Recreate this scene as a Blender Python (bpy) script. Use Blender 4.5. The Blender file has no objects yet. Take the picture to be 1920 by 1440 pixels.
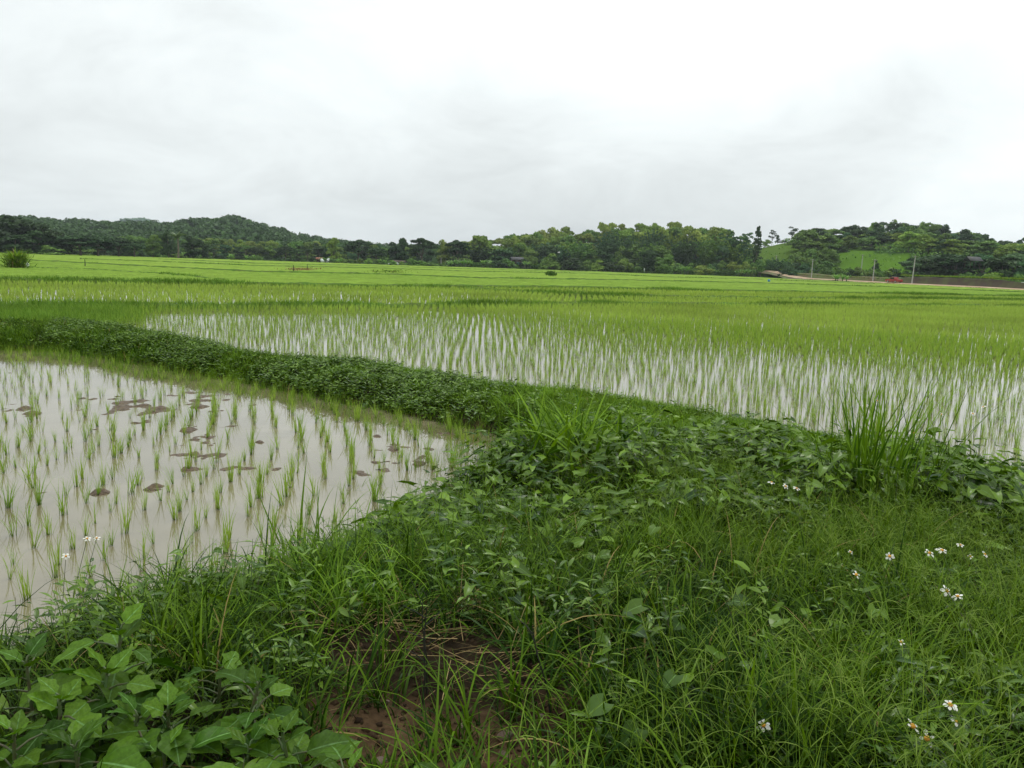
import bpy, math, random
import numpy as np
from mathutils import Matrix, Vector
rng = np.random.default_rng(7)
random.seed(7)
R = math.radians
scene = bpy.context.scene
COL = scene.collection

# ------------------------------------------------------------------ camera
CAMZ = 2.4
F = 1493.0
PITCH = math.atan((720 - 494) / F)
ROLL = R(1.93)
cd = bpy.data.cameras.new('camera'); cam = bpy.data.objects.new('camera', cd); COL.objects.link(cam)
cd.sensor_width = 36; cd.lens = 36 * F / 1920; cd.clip_end = 12000; cd.clip_start = 0.05
RM = Matrix.Rotation(R(90) - PITCH, 3, 'X') @ Matrix.Rotation(ROLL, 3, 'Z')
cam.matrix_world = Matrix.Translation((0, 0, CAMZ)) @ RM.to_4x4()
scene.camera = cam
RN = np.array(RM)

# ------------------------------------------------------------------ world: overcast sky
SUN_EL, SUN_AZ = R(58), R(25)
w = bpy.data.worlds.new('World'); scene.world = w; w.use_nodes = True
nt = w.node_tree; N = nt.nodes; L = nt.links; N.clear()
def wn(t, **k):
    n = N.new(t)
    for a, b in k.items(): setattr(n, a, b)
    return n
def wmath(op, a, b=None, c=None):
    n = wn('ShaderNodeMath', operation=op)
    for i, v in enumerate((a, b, c)):
        if v is None: continue
        if isinstance(v, (int, float)): n.inputs[i].default_value = v
        else: L.new(v, n.inputs[i])
    return n.outputs[0]
tc = wn('ShaderNodeTexCoord')
sep = wn('ShaderNodeSeparateXYZ'); L.new(tc.outputs['Generated'], sep.inputs[0])
zc = wmath('MAXIMUM', sep.outputs[2], 0.0)
den = wmath('ADD', zc, 0.30)
px = wmath('DIVIDE', sep.outputs[0], den); py = wmath('DIVIDE', sep.outputs[1], den)
cmb = wn('ShaderNodeCombineXYZ'); L.new(px, cmb.inputs[0]); L.new(py, cmb.inputs[1])
def cloud(scale, detail, rough, off, dist=0.4):
    mp = wn('ShaderNodeMapping'); mp.inputs['Location'].default_value = off
    L.new(cmb.outputs[0], mp.inputs[0])
    n = wn('ShaderNodeTexNoise'); n.inputs['Scale'].default_value = scale; n.inputs['Detail'].default_value = detail
    n.inputs['Roughness'].default_value = rough; n.inputs['Distortion'].default_value = dist
    L.new(mp.outputs[0], n.inputs['Vector']); return n.outputs['Fac']
c1 = cloud(0.8, 6, 0.52, (3.1, 1.3, 0.0)); c2 = cloud(2.0, 8, 0.6, (0.4, 7.7, 2.0), 0.5)
def gauss(dv, k):          # soft blob of brighter or darker cloud round a direction of the sky
    d = wn('ShaderNodeVectorMath', operation='DOT_PRODUCT'); d.inputs[1].default_value = dv
    L.new(tc.outputs['Generated'], d.inputs[0])
    return wmath('EXPONENT', wmath('MULTIPLY', wmath('SUBTRACT', d.outputs['Value'], 1.0), k))
def sky_dir(u, v):
    d = RN @ np.array([(u - 960) / F, (720 - v) / F, -1.0]); return tuple(d / np.linalg.norm(d))
glow = gauss(sky_dir(1330, 60), 22); glow2 = gauss(sky_dir(1900, 300), 70); gsun = gauss(sky_dir(1250, -900), 12)
dark = gauss(sky_dir(960, 335), 50); dark2 = gauss(sky_dir(1250, 300), 70); dark3 = gauss(sky_dir(150, 200), 12); dark4 = gauss(sky_dir(1830, 180), 160); dark5 = gauss(sky_dir(1560, 245), 110)
val = wmath('ADD', 0.825, wmath('MULTIPLY', c1, 0.26))
val = wmath('ADD', val, wmath('MULTIPLY', wmath('SUBTRACT', c2, 0.5), 0.50))
val = wmath('ADD', val, wmath('MULTIPLY', glow, 0.20)); val = wmath('ADD', val, wmath('MULTIPLY', glow2, 0.28))
val = wmath('ADD', val, wmath('MULTIPLY', gsun, 0.8))
val = wmath('SUBTRACT', val, wmath('MULTIPLY', dark, 0.17)); val = wmath('SUBTRACT', val, wmath('MULTIPLY', dark2, 0.15))
val = wmath('SUBTRACT', val, wmath('MULTIPLY', dark3, 0.0)); val = wmath('SUBTRACT', val, wmath('MULTIPLY', dark4, 0.27)); val = wmath('SUBTRACT', val, wmath('MULTIPLY', dark5, 0.22))
val = wmath('MULTIPLY', val, wmath('ADD', 0.97, wmath('MULTIPLY', wmath('MULTIPLY', zc, zc), 0.9)))
cc = wn('ShaderNodeCombineColor')
L.new(wmath('MULTIPLY', val, 0.945), cc.inputs[0]); L.new(val, cc.inputs[1]); L.new(wmath('MULTIPLY', val, 1.0), cc.inputs[2])
sky = wn('ShaderNodeTexSky', sky_type='NISHITA'); sky.sun_disc = False; sky.sun_elevation = SUN_EL; sky.sun_rotation = SUN_AZ
bg1 = wn('ShaderNodeBackground'); L.new(sky.outputs[0], bg1.inputs[0]); bg1.inputs[1].default_value = 0.05
bg2 = wn('ShaderNodeBackground'); L.new(cc.outputs[0], bg2.inputs[0]); bg2.inputs[1].default_value = 1.0
mx = wn('ShaderNodeMixShader'); mx.inputs[0].default_value = 0.95; L.new(bg1.outputs[0], mx.inputs[1]); L.new(bg2.outputs[0], mx.inputs[2])
wo = wn('ShaderNodeOutputWorld'); L.new(mx.outputs[0], wo.inputs[0])
sl = bpy.data.lights.new('sun', 'SUN'); sl.energy = 0.6; sl.angle = R(14); sl.color = (1, .97, .92)
so = bpy.data.objects.new('sun', sl); COL.objects.link(so)
so.rotation_euler = (R(90) - SUN_EL, 0, -SUN_AZ + math.pi)
so.rotation_euler = Vector((math.sin(SUN_AZ) * math.cos(SUN_EL), math.cos(SUN_AZ) * math.cos(SUN_EL), math.sin(SUN_EL))).to_track_quat('Z', 'Y').to_euler()
scene.view_settings.view_transform = 'Standard'; scene.view_settings.look = 'None'
scene.view_settings.exposure = 0.0; scene.view_settings.gamma = 1.0
cy = scene.cycles; cy.max_bounces = 6; cy.diffuse_bounces = 3; cy.glossy_bounces = 3; cy.transmission_bounces = 4; cy.transparent_max_bounces = 4
cy.volume_bounces = 0; cy.use_denoising = True; cy.caustics_reflective = False; cy.caustics_refractive = False

# ------------------------------------------------------------------ camera maths
def ray(u, v):
    u = np.asarray(u, float); v = np.asarray(v, float)
    d = np.stack([(u - 960) / F, (720 - v) / F, -np.ones_like(u + v)], -1)
    return d @ RN.T
def at(u, v, z=0.0):
    d = ray(u, v); t = (z - CAMZ) / d[..., 2]
    return d[..., :2] * t[..., None]
def horiz(u):          # image row of the horizon at column u
    return 494 + (np.asarray(u, float) - 960) * math.tan(ROLL)
def azdir(u):
    d = ray(u, horiz(u)); h = d[..., :2]
    return h / np.linalg.norm(h, axis=-1, keepdims=True)
def zat(u, v, d):      # height of the point seen at (u,v) at horizontal distance d
    r = ray(u, v); return CAMZ + r[..., 2] / np.linalg.norm(r[..., :2], axis=-1) * d
def project(x, y, z):
    p = np.stack([x, y, np.asarray(z) - CAMZ + 0 * x], -1) @ RN
    w_ = np.maximum(-p[..., 2], 1e-3)
    return 960 + F * p[..., 0] / w_, 720 - F * p[..., 1] / w_, -p[..., 2]

# ------------------------------------------------------------------ numpy helpers
def smooth(a, b, x):
    t = np.clip((x - a) / (b - a), 0, 1); return t * t * (3 - 2 * t)
_perm = np.random.default_rng(3).random((256, 256))
def vnoise(x, y, s=1.0, o=0.0):
    x = np.asarray(x, float) / s + o + 1000; y = np.asarray(y, float) / s + o * 1.7 + 1000
    xi = np.floor(x).astype(int); yi = np.floor(y).astype(int); fx = x - xi; fy = y - yi
    fx = fx * fx * (3 - 2 * fx); fy = fy * fy * (3 - 2 * fy)
    g = lambda i, j: _perm[i % 256, j % 256]
    return (g(xi, yi) * (1 - fx) + g(xi + 1, yi) * fx) * (1 - fy) + (g(xi, yi + 1) * (1 - fx) + g(xi + 1, yi + 1) * fx) * fy
def fbm(x, y, s=1.0, o=0.0, n=4):
    r = 0; a = 0.5
    for k in range(n):
        r = r + a * vnoise(x, y, s / 2 ** k, o + k * 3.3); a *= 0.5
    return r / (1 - 0.5 ** n)
def seg_dist(x, y, P):
    best = np.full(x.shape, 1e9)
    for a, b in zip(P[:-1], P[1:]):
        d = b - a; l2 = max(d @ d, 1e-9)
        t = np.clip(((x - a[0]) * d[0] + (y - a[1]) * d[1]) / l2, 0, 1)
        best = np.minimum(best, np.hypot(x - a[0] - t * d[0], y - a[1] - t * d[1]))
    return best
def inside(x, y, P):
    c = np.zeros(x.shape, bool); n = len(P)
    for i in range(n):
        a, b = P[i], P[(i + 1) % n]
        if a[1] == b[1]: continue
        m = ((a[1] > y) != (b[1] > y)) & (x < (b[0] - a[0]) * (y - a[1]) / (b[1] - a[1]) + a[0])
        c ^= m
    return c
def inpoly_px(u, v, P): return inside(np.asarray(u, float), np.asarray(v, float), np.array(P, float))

def mk(name, V, Fc, mat=None, parent=None, attrs=None, smooth_=False, link=True, me_only=False):
    V = np.ascontiguousarray(V, np.float32); Fc = np.ascontiguousarray(Fc, np.int32)
    me = bpy.data.meshes.new(name); n, k = Fc.shape
    me.vertices.add(len(V)); me.vertices.foreach_set('co', V.ravel())
    me.loops.add(n * k); me.loops.foreach_set('vertex_index', Fc.ravel())
    me.polygons.add(n); me.polygons.foreach_set('loop_start', np.arange(0, n * k, k, dtype=np.int32))
    me.polygons.foreach_set('loop_total', np.full(n, k, np.int32))
    if smooth_: me.polygons.foreach_set('use_smooth', np.ones(n, bool))
    for a, d in (attrs or {}).items():
        if d.ndim == 1:
            at_ = me.attributes.new(a, 'FLOAT', 'POINT'); at_.data.foreach_set('value', d.astype(np.float32))
        else:
            at_ = me.attributes.new(a, 'FLOAT_COLOR', 'POINT')
            d4 = np.concatenate([d, np.ones((len(d), 1))], 1).astype(np.float32); at_.data.foreach_set('color', d4.ravel())
    me.update(calc_edges=True); me.validate()
    if mat: me.materials.append(mat)
    if me_only: return me
    return ob(name, me, parent)
def ob(name, me, parent=None):
    o = bpy.data.objects.new(name, me); COL.objects.link(o)
    if parent is not None: o.parent = parent
    return o
def tag(o, label=None, cat=None, group=None, kind=None):
    if label: o['label'] = label
    if cat: o['category'] = cat
    if group: o['group'] = group
    if kind: o['kind'] = kind
    return o
def empty(name, loc, rz=0):
    o = bpy.data.objects.new(name, None); COL.objects.link(o); o.location = loc; o.rotation_euler = (0, 0, rz); o.empty_display_size = .1; return o

class Buf:
    """gathers pieces of quads with a tint value per vertex"""
    def __init__(s): s.V = []; s.F = []; s.T = []; s.A = []; s.n = 0
    def add(s, V, Fc, T=None, A=None):
        V = np.asarray(V, float).reshape(-1, 3); Fc = np.asarray(Fc)
        s.V.append(V); s.F.append(Fc + s.n); s.n += len(V)
        s.T.append(np.zeros(len(V)) + (0.5 if T is None else T)); s.A.append(np.zeros(len(V)) + (0.5 if A is None else A))
    def mk(s, name, mat, parent=None, smooth_=False, me_only=False):
        return mk(name, np.concatenate(s.V), np.concatenate(s.F), mat, parent, {'tint': np.concatenate(s.T), 'along': np.concatenate(s.A)}, smooth_, me_only=me_only)

def ribbons(buf, P, Ln, W, az, lean, curl, segs=4, tint=None, twist=None, tipw=0.06, prof='grass'):
    """grass blades: P (n,3) roots; lean and curl in radians from the vertical"""
    n = len(P); Ln, W, az, lean, curl = [np.broadcast_to(np.asarray(a, float), (n,)) for a in (Ln, W, az, lean, curl)]
    tint = rng.random(n) if tint is None else np.broadcast_to(tint, (n,))
    s = np.linspace(0, 1, segs + 1); th = lean[:, None] + curl[:, None] * s[None] ** 1.3
    ds = Ln[:, None] / segs
    thm = 0.5 * (th[:, 1:] + th[:, :-1])
    h = np.concatenate([np.zeros((n, 1)), np.cumsum(np.sin(thm) * ds, 1)], 1)
    z = np.concatenate([np.zeros((n, 1)), np.cumsum(np.cos(thm) * ds, 1)], 1)
    dx, dy = np.cos(az)[:, None], np.sin(az)[:, None]
    C = np.stack([P[:, 0:1] + h * dx, P[:, 1:2] + h * dy, P[:, 2:3] + z], -1)
    if prof == 'grass': wp = np.maximum((1 - s ** 2.2) * (0.65 + 0.35 * np.minimum(s * 4, 1)), tipw)
    elif prof == 'stem': wp = 1 - 0.5 * s
    else: wp = np.maximum(np.sin(np.pi * np.clip(s, 0.03, 1) ** 0.8), tipw)
    tw = (rng.uniform(-.5, .5, n) if twist is None else np.broadcast_to(twist, (n,)))[:, None]
    wx = -dy * np.cos(tw) ; wy = dx * np.cos(tw); wz = np.sin(tw) + 0 * wx
    Wd = np.stack([wx + 0 * h, wy + 0 * h, wz + 0 * h], -1) * (0.5 * W[:, None] * wp[None])[..., None]
    V = np.stack([C - Wd, C + Wd], 2)            # n, s, 2, 3
    m = segs + 1
    base = (np.arange(n) * m * 2)[:, None]
    k = np.arange(segs)[None] * 2
    Fc = np.stack([base + k, base + k + 1, base + k + 3, base + k + 2], -1).reshape(-1, 4)
    buf.add(V, Fc, np.repeat(tint, m * 2), np.tile(np.repeat(s, 2), n))
    return C

def rotm(yaw, pitch, roll):
    """matrices (n,3,3): local +Y forward, pitched up, rolled about Y, then turned by yaw about Z"""
    cy_, sy = np.cos(yaw), np.sin(yaw); cp, sp = np.cos(pitch), np.sin(pitch); cr, sr = np.cos(roll), np.sin(roll)
    z = np.zeros_like(cy_ + cp + cr); o = z + 1
    st = lambda r: np.stack([np.stack([a + z for a in q], -1) for q in r], -2)
    Rz = st([[cy_, -sy, z], [sy, cy_, z], [z, z, o]]); Rx = st([[o, z, z], [z, cp, -sp], [z, sp, cp]]); Ry = st([[cr, z, sr], [z, o, z], [-sr, z, cr]])
    return Rz @ Rx @ Ry
def inst(buf, TV, TF, M, T, S, tint=None, along=None):
    """copies of a small template placed by matrices"""
    n = len(T); S = np.asarray(S, float)
    if S.ndim == 0: S = np.full(n, S)
    tv = TV[None] * (S[:, None, None] if S.ndim == 1 else S[:, None, :])
    V = np.einsum('nij,nkj->nki', M, tv) + T[:, None]
    Fc = (TF[None] + (np.arange(n) * len(TV))[:, None, None]).reshape(-1, TF.shape[1])
    tint = rng.random(n) if tint is None else np.broadcast_to(tint, (n,))
    buf.add(V, Fc, np.repeat(tint, len(TV)), None if along is None else np.tile(along, n))
def leaf_grid(wf, nl=6, nw=2, fold=0.25, droop=0.35, wave=0.0, base=0.0, lobes=0.0):
    """leaf template along +Y, length 1, half-width wf(t), folded on the midrib"""
    t = np.linspace(0, 1, nl + 1); a = np.linspace(-1, 1, 2 * nw + 1)
    Tt, Aa = np.meshgrid(t, a, indexing='ij')
    wv = wf(Tt); y = Tt - droop * 0.15 * Tt ** 2 + base * (np.abs(Aa) ** 1.5) * (-1) * (1 - Tt) ** 3
    x = wv * Aa * (1 + lobes * np.sin(Tt * 17 + 1) * np.abs(Aa))
    z = fold * wv * np.abs(Aa) - droop * Tt ** 2 * .5 + wave * np.sin(Tt * 14 + Aa * 2) * np.abs(Aa)
    V = np.stack([x, y, z], -1).reshape(-1, 3); c = 2 * nw + 1
    i = np.arange(nl)[:, None] * c + np.arange(2 * nw)[None]
    Fc = np.stack([i, i + 1, i + c + 1, i + c], -1).reshape(-1, 4)
    return V, Fc, np.abs(Aa).ravel()
def tube(P, r, k=6):
    """closed tube along points P with radii r; quads"""
    P = np.asarray(P, float); r = np.broadcast_to(np.asarray(r, float), (len(P),))
    T = np.gradient(P, axis=0); T /= np.linalg.norm(T, axis=1, keepdims=True) + 1e-9
    up = np.where(np.abs(T[:, 2:3]) > 0.9, [[1., 0, 0]], [[0, 0, 1.]])
    A = np.cross(T, up); A /= np.linalg.norm(A, axis=1, keepdims=True) + 1e-9; B = np.cross(T, A)
    a = np.arange(k) / k * 2 * np.pi
    V = P[:, None] + r[:, None, None] * (np.cos(a)[None, :, None] * A[:, None] + np.sin(a)[None, :, None] * B[:, None])
    i = np.arange(len(P) - 1)[:, None] * k; j = np.arange(k)[None]
    Fc = np.stack([i + j, i + (j + 1) % k, i + k + (j + 1) % k, i + k + j], -1).reshape(-1, 4)
    return V.reshape(-1, 3), Fc
BOXF = np.array([[0, 3, 2, 1], [4, 5, 6, 7], [0, 1, 5, 4], [1, 2, 6, 5], [2, 3, 7, 6], [3, 0, 4, 7]])
def box(c, s):
    c = np.asarray(c, float); s = np.asarray(s, float) / 2
    V = np.array([[-1, -1, -1], [1, -1, -1], [1, 1, -1], [-1, 1, -1], [-1, -1, 1], [1, -1, 1], [1, 1, 1], [-1, 1, 1]]) * s + c
    return V, BOXF
def prism(P2, y0, y1):
    """side outline P2 (x,z) given thickness along y, as quads (fan of strips)"""
    n = len(P2); c = np.mean(P2, 0); V = []
    for y in (y0, y1):
        V += [[p[0], y, p[1]] for p in P2] + [[c[0], y, c[1]]]
    Fc = []
    for i in range(n):
        j = (i + 1) % n
        Fc.append([i, j, n + 1 + j, n + 1 + i]); Fc.append([i, n, n, j][:4]); 
    Fq = [f for f in Fc if len(set(f)) == 4]
    tri = [[i, (i + 1) % n, n] for i in range(n)] + [[n + 1 + (i + 1) % n, n + 1 + i, 2 * n + 1] for i in range(n)]
    return np.array(V), Fq, tri
def pymesh(name, V, faces, mat, parent=None, bev=0):
    me = bpy.data.meshes.new(name); me.from_pydata([tuple(map(float, v)) for v in V], [], [tuple(int(i) for i in f) for f in faces]); me.materials.append(mat); me.update()
    o = ob(name, me, parent)
    if bev:
        m = o.modifiers.new('bevel', 'BEVEL'); m.width = bev; m.segments = 2; m.limit_method = 'ANGLE'
    return o

# ------------------------------------------------------------------ materials
def material(name, build, **kw):
    m = bpy.data.materials.new(name); m.use_nodes = True; t = m.node_tree; t.nodes.clear()
    out = t.nodes.new('ShaderNodeOutputMaterial'); s = build(t, **kw); t.links.new(s, out.inputs[0]); return m
def nn(t, typ, ins=None, **k):
    n = t.nodes.new(typ)
    for a, b in k.items(): setattr(n, a, b)
    for a, b in (ins or {}).items():
        if isinstance(b, bpy.types.NodeSocket): t.links.new(b, n.inputs[a])
        else: n.inputs[a].default_value = b
    return n
def c4(c): return (c[0], c[1], c[2], 1)
def mixc(t, f, a, b):
    n = t.nodes.new('ShaderNodeMix'); n.data_type = 'RGBA'
    for i, v in ((0, f), (6, a), (7, b)):
        if isinstance(v, bpy.types.NodeSocket): t.links.new(v, n.inputs[i])
        else: n.inputs[i].default_value = v if i == 0 else c4(v)
    return n.outputs[2]
def ramp(t, f, a, b):
    n = nn(t, 'ShaderNodeMapRange', {0: f, 1: a, 2: b}, interpolation_type='SMOOTHSTEP'); return n.outputs[0]
def foliage(t, a=(.04, .1, .02), b=(.08, .18, .03), base=None, rib=None, dry=None, rough=.42, spec=.45, trans=.3, nscale=6, rnd=0.0, post=None):
    tint = nn(t, 'ShaderNodeAttribute', attribute_name='tint').outputs['Fac']
    al = nn(t, 'ShaderNodeAttribute', attribute_name='along').outputs['Fac']
    c = mixc(t, tint, a, b)
    if dry is not None:
        c = mixc(t, ramp(t, tint, .94, .985), c, dry)
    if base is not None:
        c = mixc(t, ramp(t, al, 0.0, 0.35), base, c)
    if rib is not None:
        c = mixc(t, ramp(t, al, 0.02, 0.09), rib, c)
    if nscale:
        no = nn(t, 'ShaderNodeTexNoise', {'Scale': nscale, 'Detail': 3.0}, noise_dimensions='3D')
        co = nn(t, 'ShaderNodeTexCoord'); t.links.new(co.outputs['Object'], no.inputs['Vector'])
        h = nn(t, 'ShaderNodeHueSaturation', {'Value': nn(t, 'ShaderNodeMapRange', {0: no.outputs['Fac'], 1: .25, 2: .75, 3: .72, 4: 1.28}).outputs[0], 'Color': c}); c = h.outputs[0]
    if rnd:
        oi = nn(t, 'ShaderNodeObjectInfo')
        v = nn(t, 'ShaderNodeMapRange', {0: oi.outputs['Random'], 3: 1 - rnd, 4: 1 + rnd}).outputs[0]
        hh = nn(t, 'ShaderNodeMapRange', {0: nn(t, 'ShaderNodeMath', {0: nn(t, 'ShaderNodeMath', {0: oi.outputs['Random'], 1: 7.13}, operation='MULTIPLY').outputs[0]}, operation='FRACT').outputs[0], 3: .48, 4: .515}).outputs[0]
        c = nn(t, 'ShaderNodeHueSaturation', {'Value': v, 'Hue': hh, 'Color': c}).outputs[0]
    if post: c, nrm = post(t, c)
    p = nn(t, 'ShaderNodeBsdfDiffuse', {'Color': c}); g = nn(t, 'ShaderNodeBsdfGlossy', {'Roughness': rough * .8, 'Color': (1, 1, 1, 1)})
    if post: t.links.new(nrm, p.inputs['Normal']); t.links.new(nrm, g.inputs['Normal'])
    lw = nn(t, 'ShaderNodeLayerWeight', {'Blend': .3})
    p = nn(t, 'ShaderNodeMixShader', {0: nn(t, 'ShaderNodeMapRange', {0: lw.outputs['Facing'], 3: spec * .06, 4: spec * .20}).outputs[0], 1: p.outputs[0], 2: g.outputs[0]})
    tr = nn(t, 'ShaderNodeBsdfTranslucent', {'Color': nn(t, 'ShaderNodeHueSaturation', {'Saturation': 1.15, 'Value': 1.5, 'Color': c}).outputs[0]})
    return nn(t, 'ShaderNodeMixShader', {0: trans, 1: p.outputs[0], 2: tr.outputs[0]}).outputs[0]
def plain(t, col=(.5, .5, .5), col2=None, rough=.6, spec=.4, scale=3, metal=0, bump=0.0):
    co = nn(t, 'ShaderNodeTexCoord')
    no = nn(t, 'ShaderNodeTexNoise', {'Vector': co.outputs['Object'], 'Scale': scale, 'Detail': 5.0})
    c = mixc(t, ramp(t, no.outputs['Fac'], .35, .65), col, col2 or tuple(x * .75 for x in col))
    p = nn(t, 'ShaderNodeBsdfPrincipled', {'Base Color': c, 'Roughness': rough, 'Specular IOR Level': spec, 'Metallic': metal})
    if bump:
        t.links.new(nn(t, 'ShaderNodeBump', {'Height': no.outputs['Fac'], 'Strength': bump, 'Distance': .05}).outputs[0], p.inputs['Normal'])
    return p.outputs[0]
def ground_sh(t):
    c = nn(t, 'ShaderNodeAttribute', attribute_name='col').outputs['Color']
    co = nn(t, 'ShaderNodeTexCoord')
    n1 = nn(t, 'ShaderNodeTexNoise', {'Vector': co.outputs['Object'], 'Scale': 3.0, 'Detail': 9.0, 'Roughness': .65})
    n2 = nn(t, 'ShaderNodeTexNoise', {'Vector': co.outputs['Object'], 'Scale': 24.0, 'Detail': 8.0, 'Roughness': .7})
    s = nn(t, 'ShaderNodeMath', {0: n1.outputs['Fac'], 1: n2.outputs['Fac']}, operation='MULTIPLY').outputs[0]
    v = nn(t, 'ShaderNodeMapRange', {0: s, 1: .12, 2: .42, 3: .55, 4: 1.6}).outputs[0]
    c = nn(t, 'ShaderNodeHueSaturation', {'Value': v, 'Color': c}).outputs[0]
    b = nn(t, 'ShaderNodeBump', {'Height': n2.outputs['Fac'], 'Strength': .8, 'Distance': .03}).outputs[0]
    rg = nn(t, 'ShaderNodeMapRange', {0: n1.outputs['Fac'], 1: .35, 2: .65, 3: .38, 4: .8}).outputs[0]
    return nn(t, 'ShaderNodeBsdfPrincipled', {'Base Color': c, 'Roughness': rg, 'Specular IOR Level': 0.0, 'Normal': b}).outputs[0]
def water_sh(t):
    co = nn(t, 'ShaderNodeTexCoord')
    n1 = nn(t, 'ShaderNodeTexNoise', {'Vector': co.outputs['Object'], 'Scale': .8, 'Detail': 4.0, 'Distortion': 1.0})
    n2 = nn(t, 'ShaderNodeTexNoise', {'Vector': co.outputs['Object'], 'Scale': 5.0, 'Detail': 3.0})
    c = mixc(t, ramp(t, n1.outputs['Fac'], .35, .65), (.155, .130, .074), (.205, .175, .108))
    b = nn(t, 'ShaderNodeBump', {'Height': n2.outputs['Fac'], 'Strength': .05, 'Distance': .02}).outputs[0]
    return nn(t, 'ShaderNodeBsdfPrincipled', {'Base Color': c, 'Roughness': .02, 'IOR': 1.7, 'Specular IOR Level': .6, 'Normal': b}).outputs[0]

M_ground = material('ground', ground_sh)
M_water = material('paddy_water', water_sh)
M_mud = material('mud', plain, col=(.13, .085, .048), col2=(.075, .05, .028), rough=.5, spec=.25, scale=22, bump=1.0)
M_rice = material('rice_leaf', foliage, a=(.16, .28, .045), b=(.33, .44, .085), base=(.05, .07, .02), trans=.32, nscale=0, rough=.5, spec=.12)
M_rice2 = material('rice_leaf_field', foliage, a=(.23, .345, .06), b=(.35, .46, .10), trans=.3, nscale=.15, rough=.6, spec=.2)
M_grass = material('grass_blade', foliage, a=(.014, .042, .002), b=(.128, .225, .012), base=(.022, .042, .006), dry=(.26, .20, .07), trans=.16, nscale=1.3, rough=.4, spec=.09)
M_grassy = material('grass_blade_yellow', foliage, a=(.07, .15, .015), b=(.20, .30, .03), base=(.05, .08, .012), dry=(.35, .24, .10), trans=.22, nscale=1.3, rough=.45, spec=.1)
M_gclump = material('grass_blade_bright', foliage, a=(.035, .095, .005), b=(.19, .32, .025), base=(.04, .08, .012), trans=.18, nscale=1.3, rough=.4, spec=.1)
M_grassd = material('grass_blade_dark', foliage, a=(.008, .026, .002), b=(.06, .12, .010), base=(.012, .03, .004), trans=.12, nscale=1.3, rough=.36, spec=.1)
M_seed = material('seed_spike', foliage, a=(.055, .11, .01), b=(.17, .24, .04), trans=.2, spec=.08, nscale=0)
M_weed = material('weed_leaf', foliage, a=(.025, .07, .005), b=(.15, .25, .02), rib=(.12, .22, .05), trans=.14, nscale=2, rough=.3, spec=.36)
M_vine = material('vine_leaf', foliage, a=(.012, .042, .003), b=(.13, .225, .013), rib=(.12, .22, .05), trans=.15, nscale=2, rough=.3, spec=.28)
def egg_post(t, c):
    co = nn(t, 'ShaderNodeTexCoord'); sp = nn(t, 'ShaderNodeSeparateXYZ', {0: co.outputs['Object']})
    ax = nn(t, 'ShaderNodeMath', {0: sp.outputs[0]}, operation='ABSOLUTE').outputs[0]
    q = nn(t, 'ShaderNodeMath', {0: nn(t, 'ShaderNodeMath', {0: sp.outputs[1], 1: 7.0}, operation='MULTIPLY').outputs[0], 1: nn(t, 'ShaderNodeMath', {0: ax, 1: 7.0}, operation='MULTIPLY').outputs[0]}, operation='SUBTRACT').outputs[0]
    f = nn(t, 'ShaderNodeMath', {0: q, 1: 1.0}, operation='PINGPONG').outputs[0]
    vein = nn(t, 'ShaderNodeMapRange', {0: f, 1: .0, 2: .10, 3: .35, 4: 0.0}).outputs[0]
    c2 = mixc(t, vein, c, (.10, .19, .05)); oi = nn(t, 'ShaderNodeObjectInfo')
    no = nn(t, 'ShaderNodeTexNoise', {'Vector': co.outputs['Object'], 'Scale': 9.0, 'Detail': 4.0})
    s_ = nn(t, 'ShaderNodeMapRange', {0: no.outputs['Fac'], 1: .66, 2: .74}).outputs[0]
    s_ = nn(t, 'ShaderNodeMath', {0: s_, 1: nn(t, 'ShaderNodeMath', {0: oi.outputs['Random'], 1: .5}, operation='GREATER_THAN').outputs[0]}, operation='MULTIPLY').outputs[0]
    c3 = mixc(t, s_, c2, (.16, .14, .03)); hv = nn(t, 'ShaderNodeHueSaturation', {'Value': nn(t, 'ShaderNodeMapRange', {0: oi.outputs['Random'], 3: .6, 4: 1.3}).outputs[0], 'Color': c3}).outputs[0]
    return hv, nn(t, 'ShaderNodeBump', {'Height': f, 'Strength': .25, 'Distance': .01}).outputs[0]
M_egg = material('broad_leaf', foliage, post=egg_post, a=(.025, .075, .005), b=(.095, .18, .015), rib=(.13, .25, .07), trans=.2, nscale=14, rough=.5, spec=.15)
M_stem = material('green_stem', plain, col=(.06, .12, .03), col2=(.08, .07, .03), rough=.5, scale=20)
M_dstem = material('dark_stem', plain, col=(.012, .015, .008), col2=(.02, .018, .012), rough=.6, scale=20)
M_straw = material('straw', foliage, a=(.13, .085, .03), b=(.36, .27, .12), trans=.1, nscale=0, rough=.6, spec=.06)
M_petal = material('petal', plain, col=(.70, .70, .64), col2=(.60, .60, .50), rough=.6, scale=30)
M_disc = material('flower_disc', plain, col=(.75, .38, .04), col2=(.55, .22, .03), rough=.8, scale=200)
M_bark = material('bark', plain, col=(.10, .075, .05), col2=(.17, .14, .11), rough=.85, scale=4, bump=.4)
def crownmat(n, a, b, tr=.15): return material(n, foliage, a=a, b=b, trans=tr, nscale=.35, rough=.6, spec=.2, rnd=.2)
M_cr = {'dark': crownmat('crown_dark', (.018, .042, .012), (.05, .095, .026)),
        'mid': crownmat('crown_mid', (.065, .14, .025), (.17, .275, .055)),
        'olive': crownmat('crown_olive', (.11, .19, .025), (.25, .34, .06)),
        'light': crownmat('crown_light', (.12, .24, .03), (.26, .40, .07)),
        'blue': crownmat('crown_bluish', (.04, .095, .035), (.085, .17, .06)),
        'russet': crownmat('crown_russet', (.12, .175, .03), (.23, .28, .055))}
M_conc = material('concrete', plain, col=(.42, .41, .38), rough=.8, scale=2)
M_road = material('dirt_road', plain, col=(.42, .30, .19), col2=(.34, .22, .13), rough=.9, scale=.2)
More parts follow.
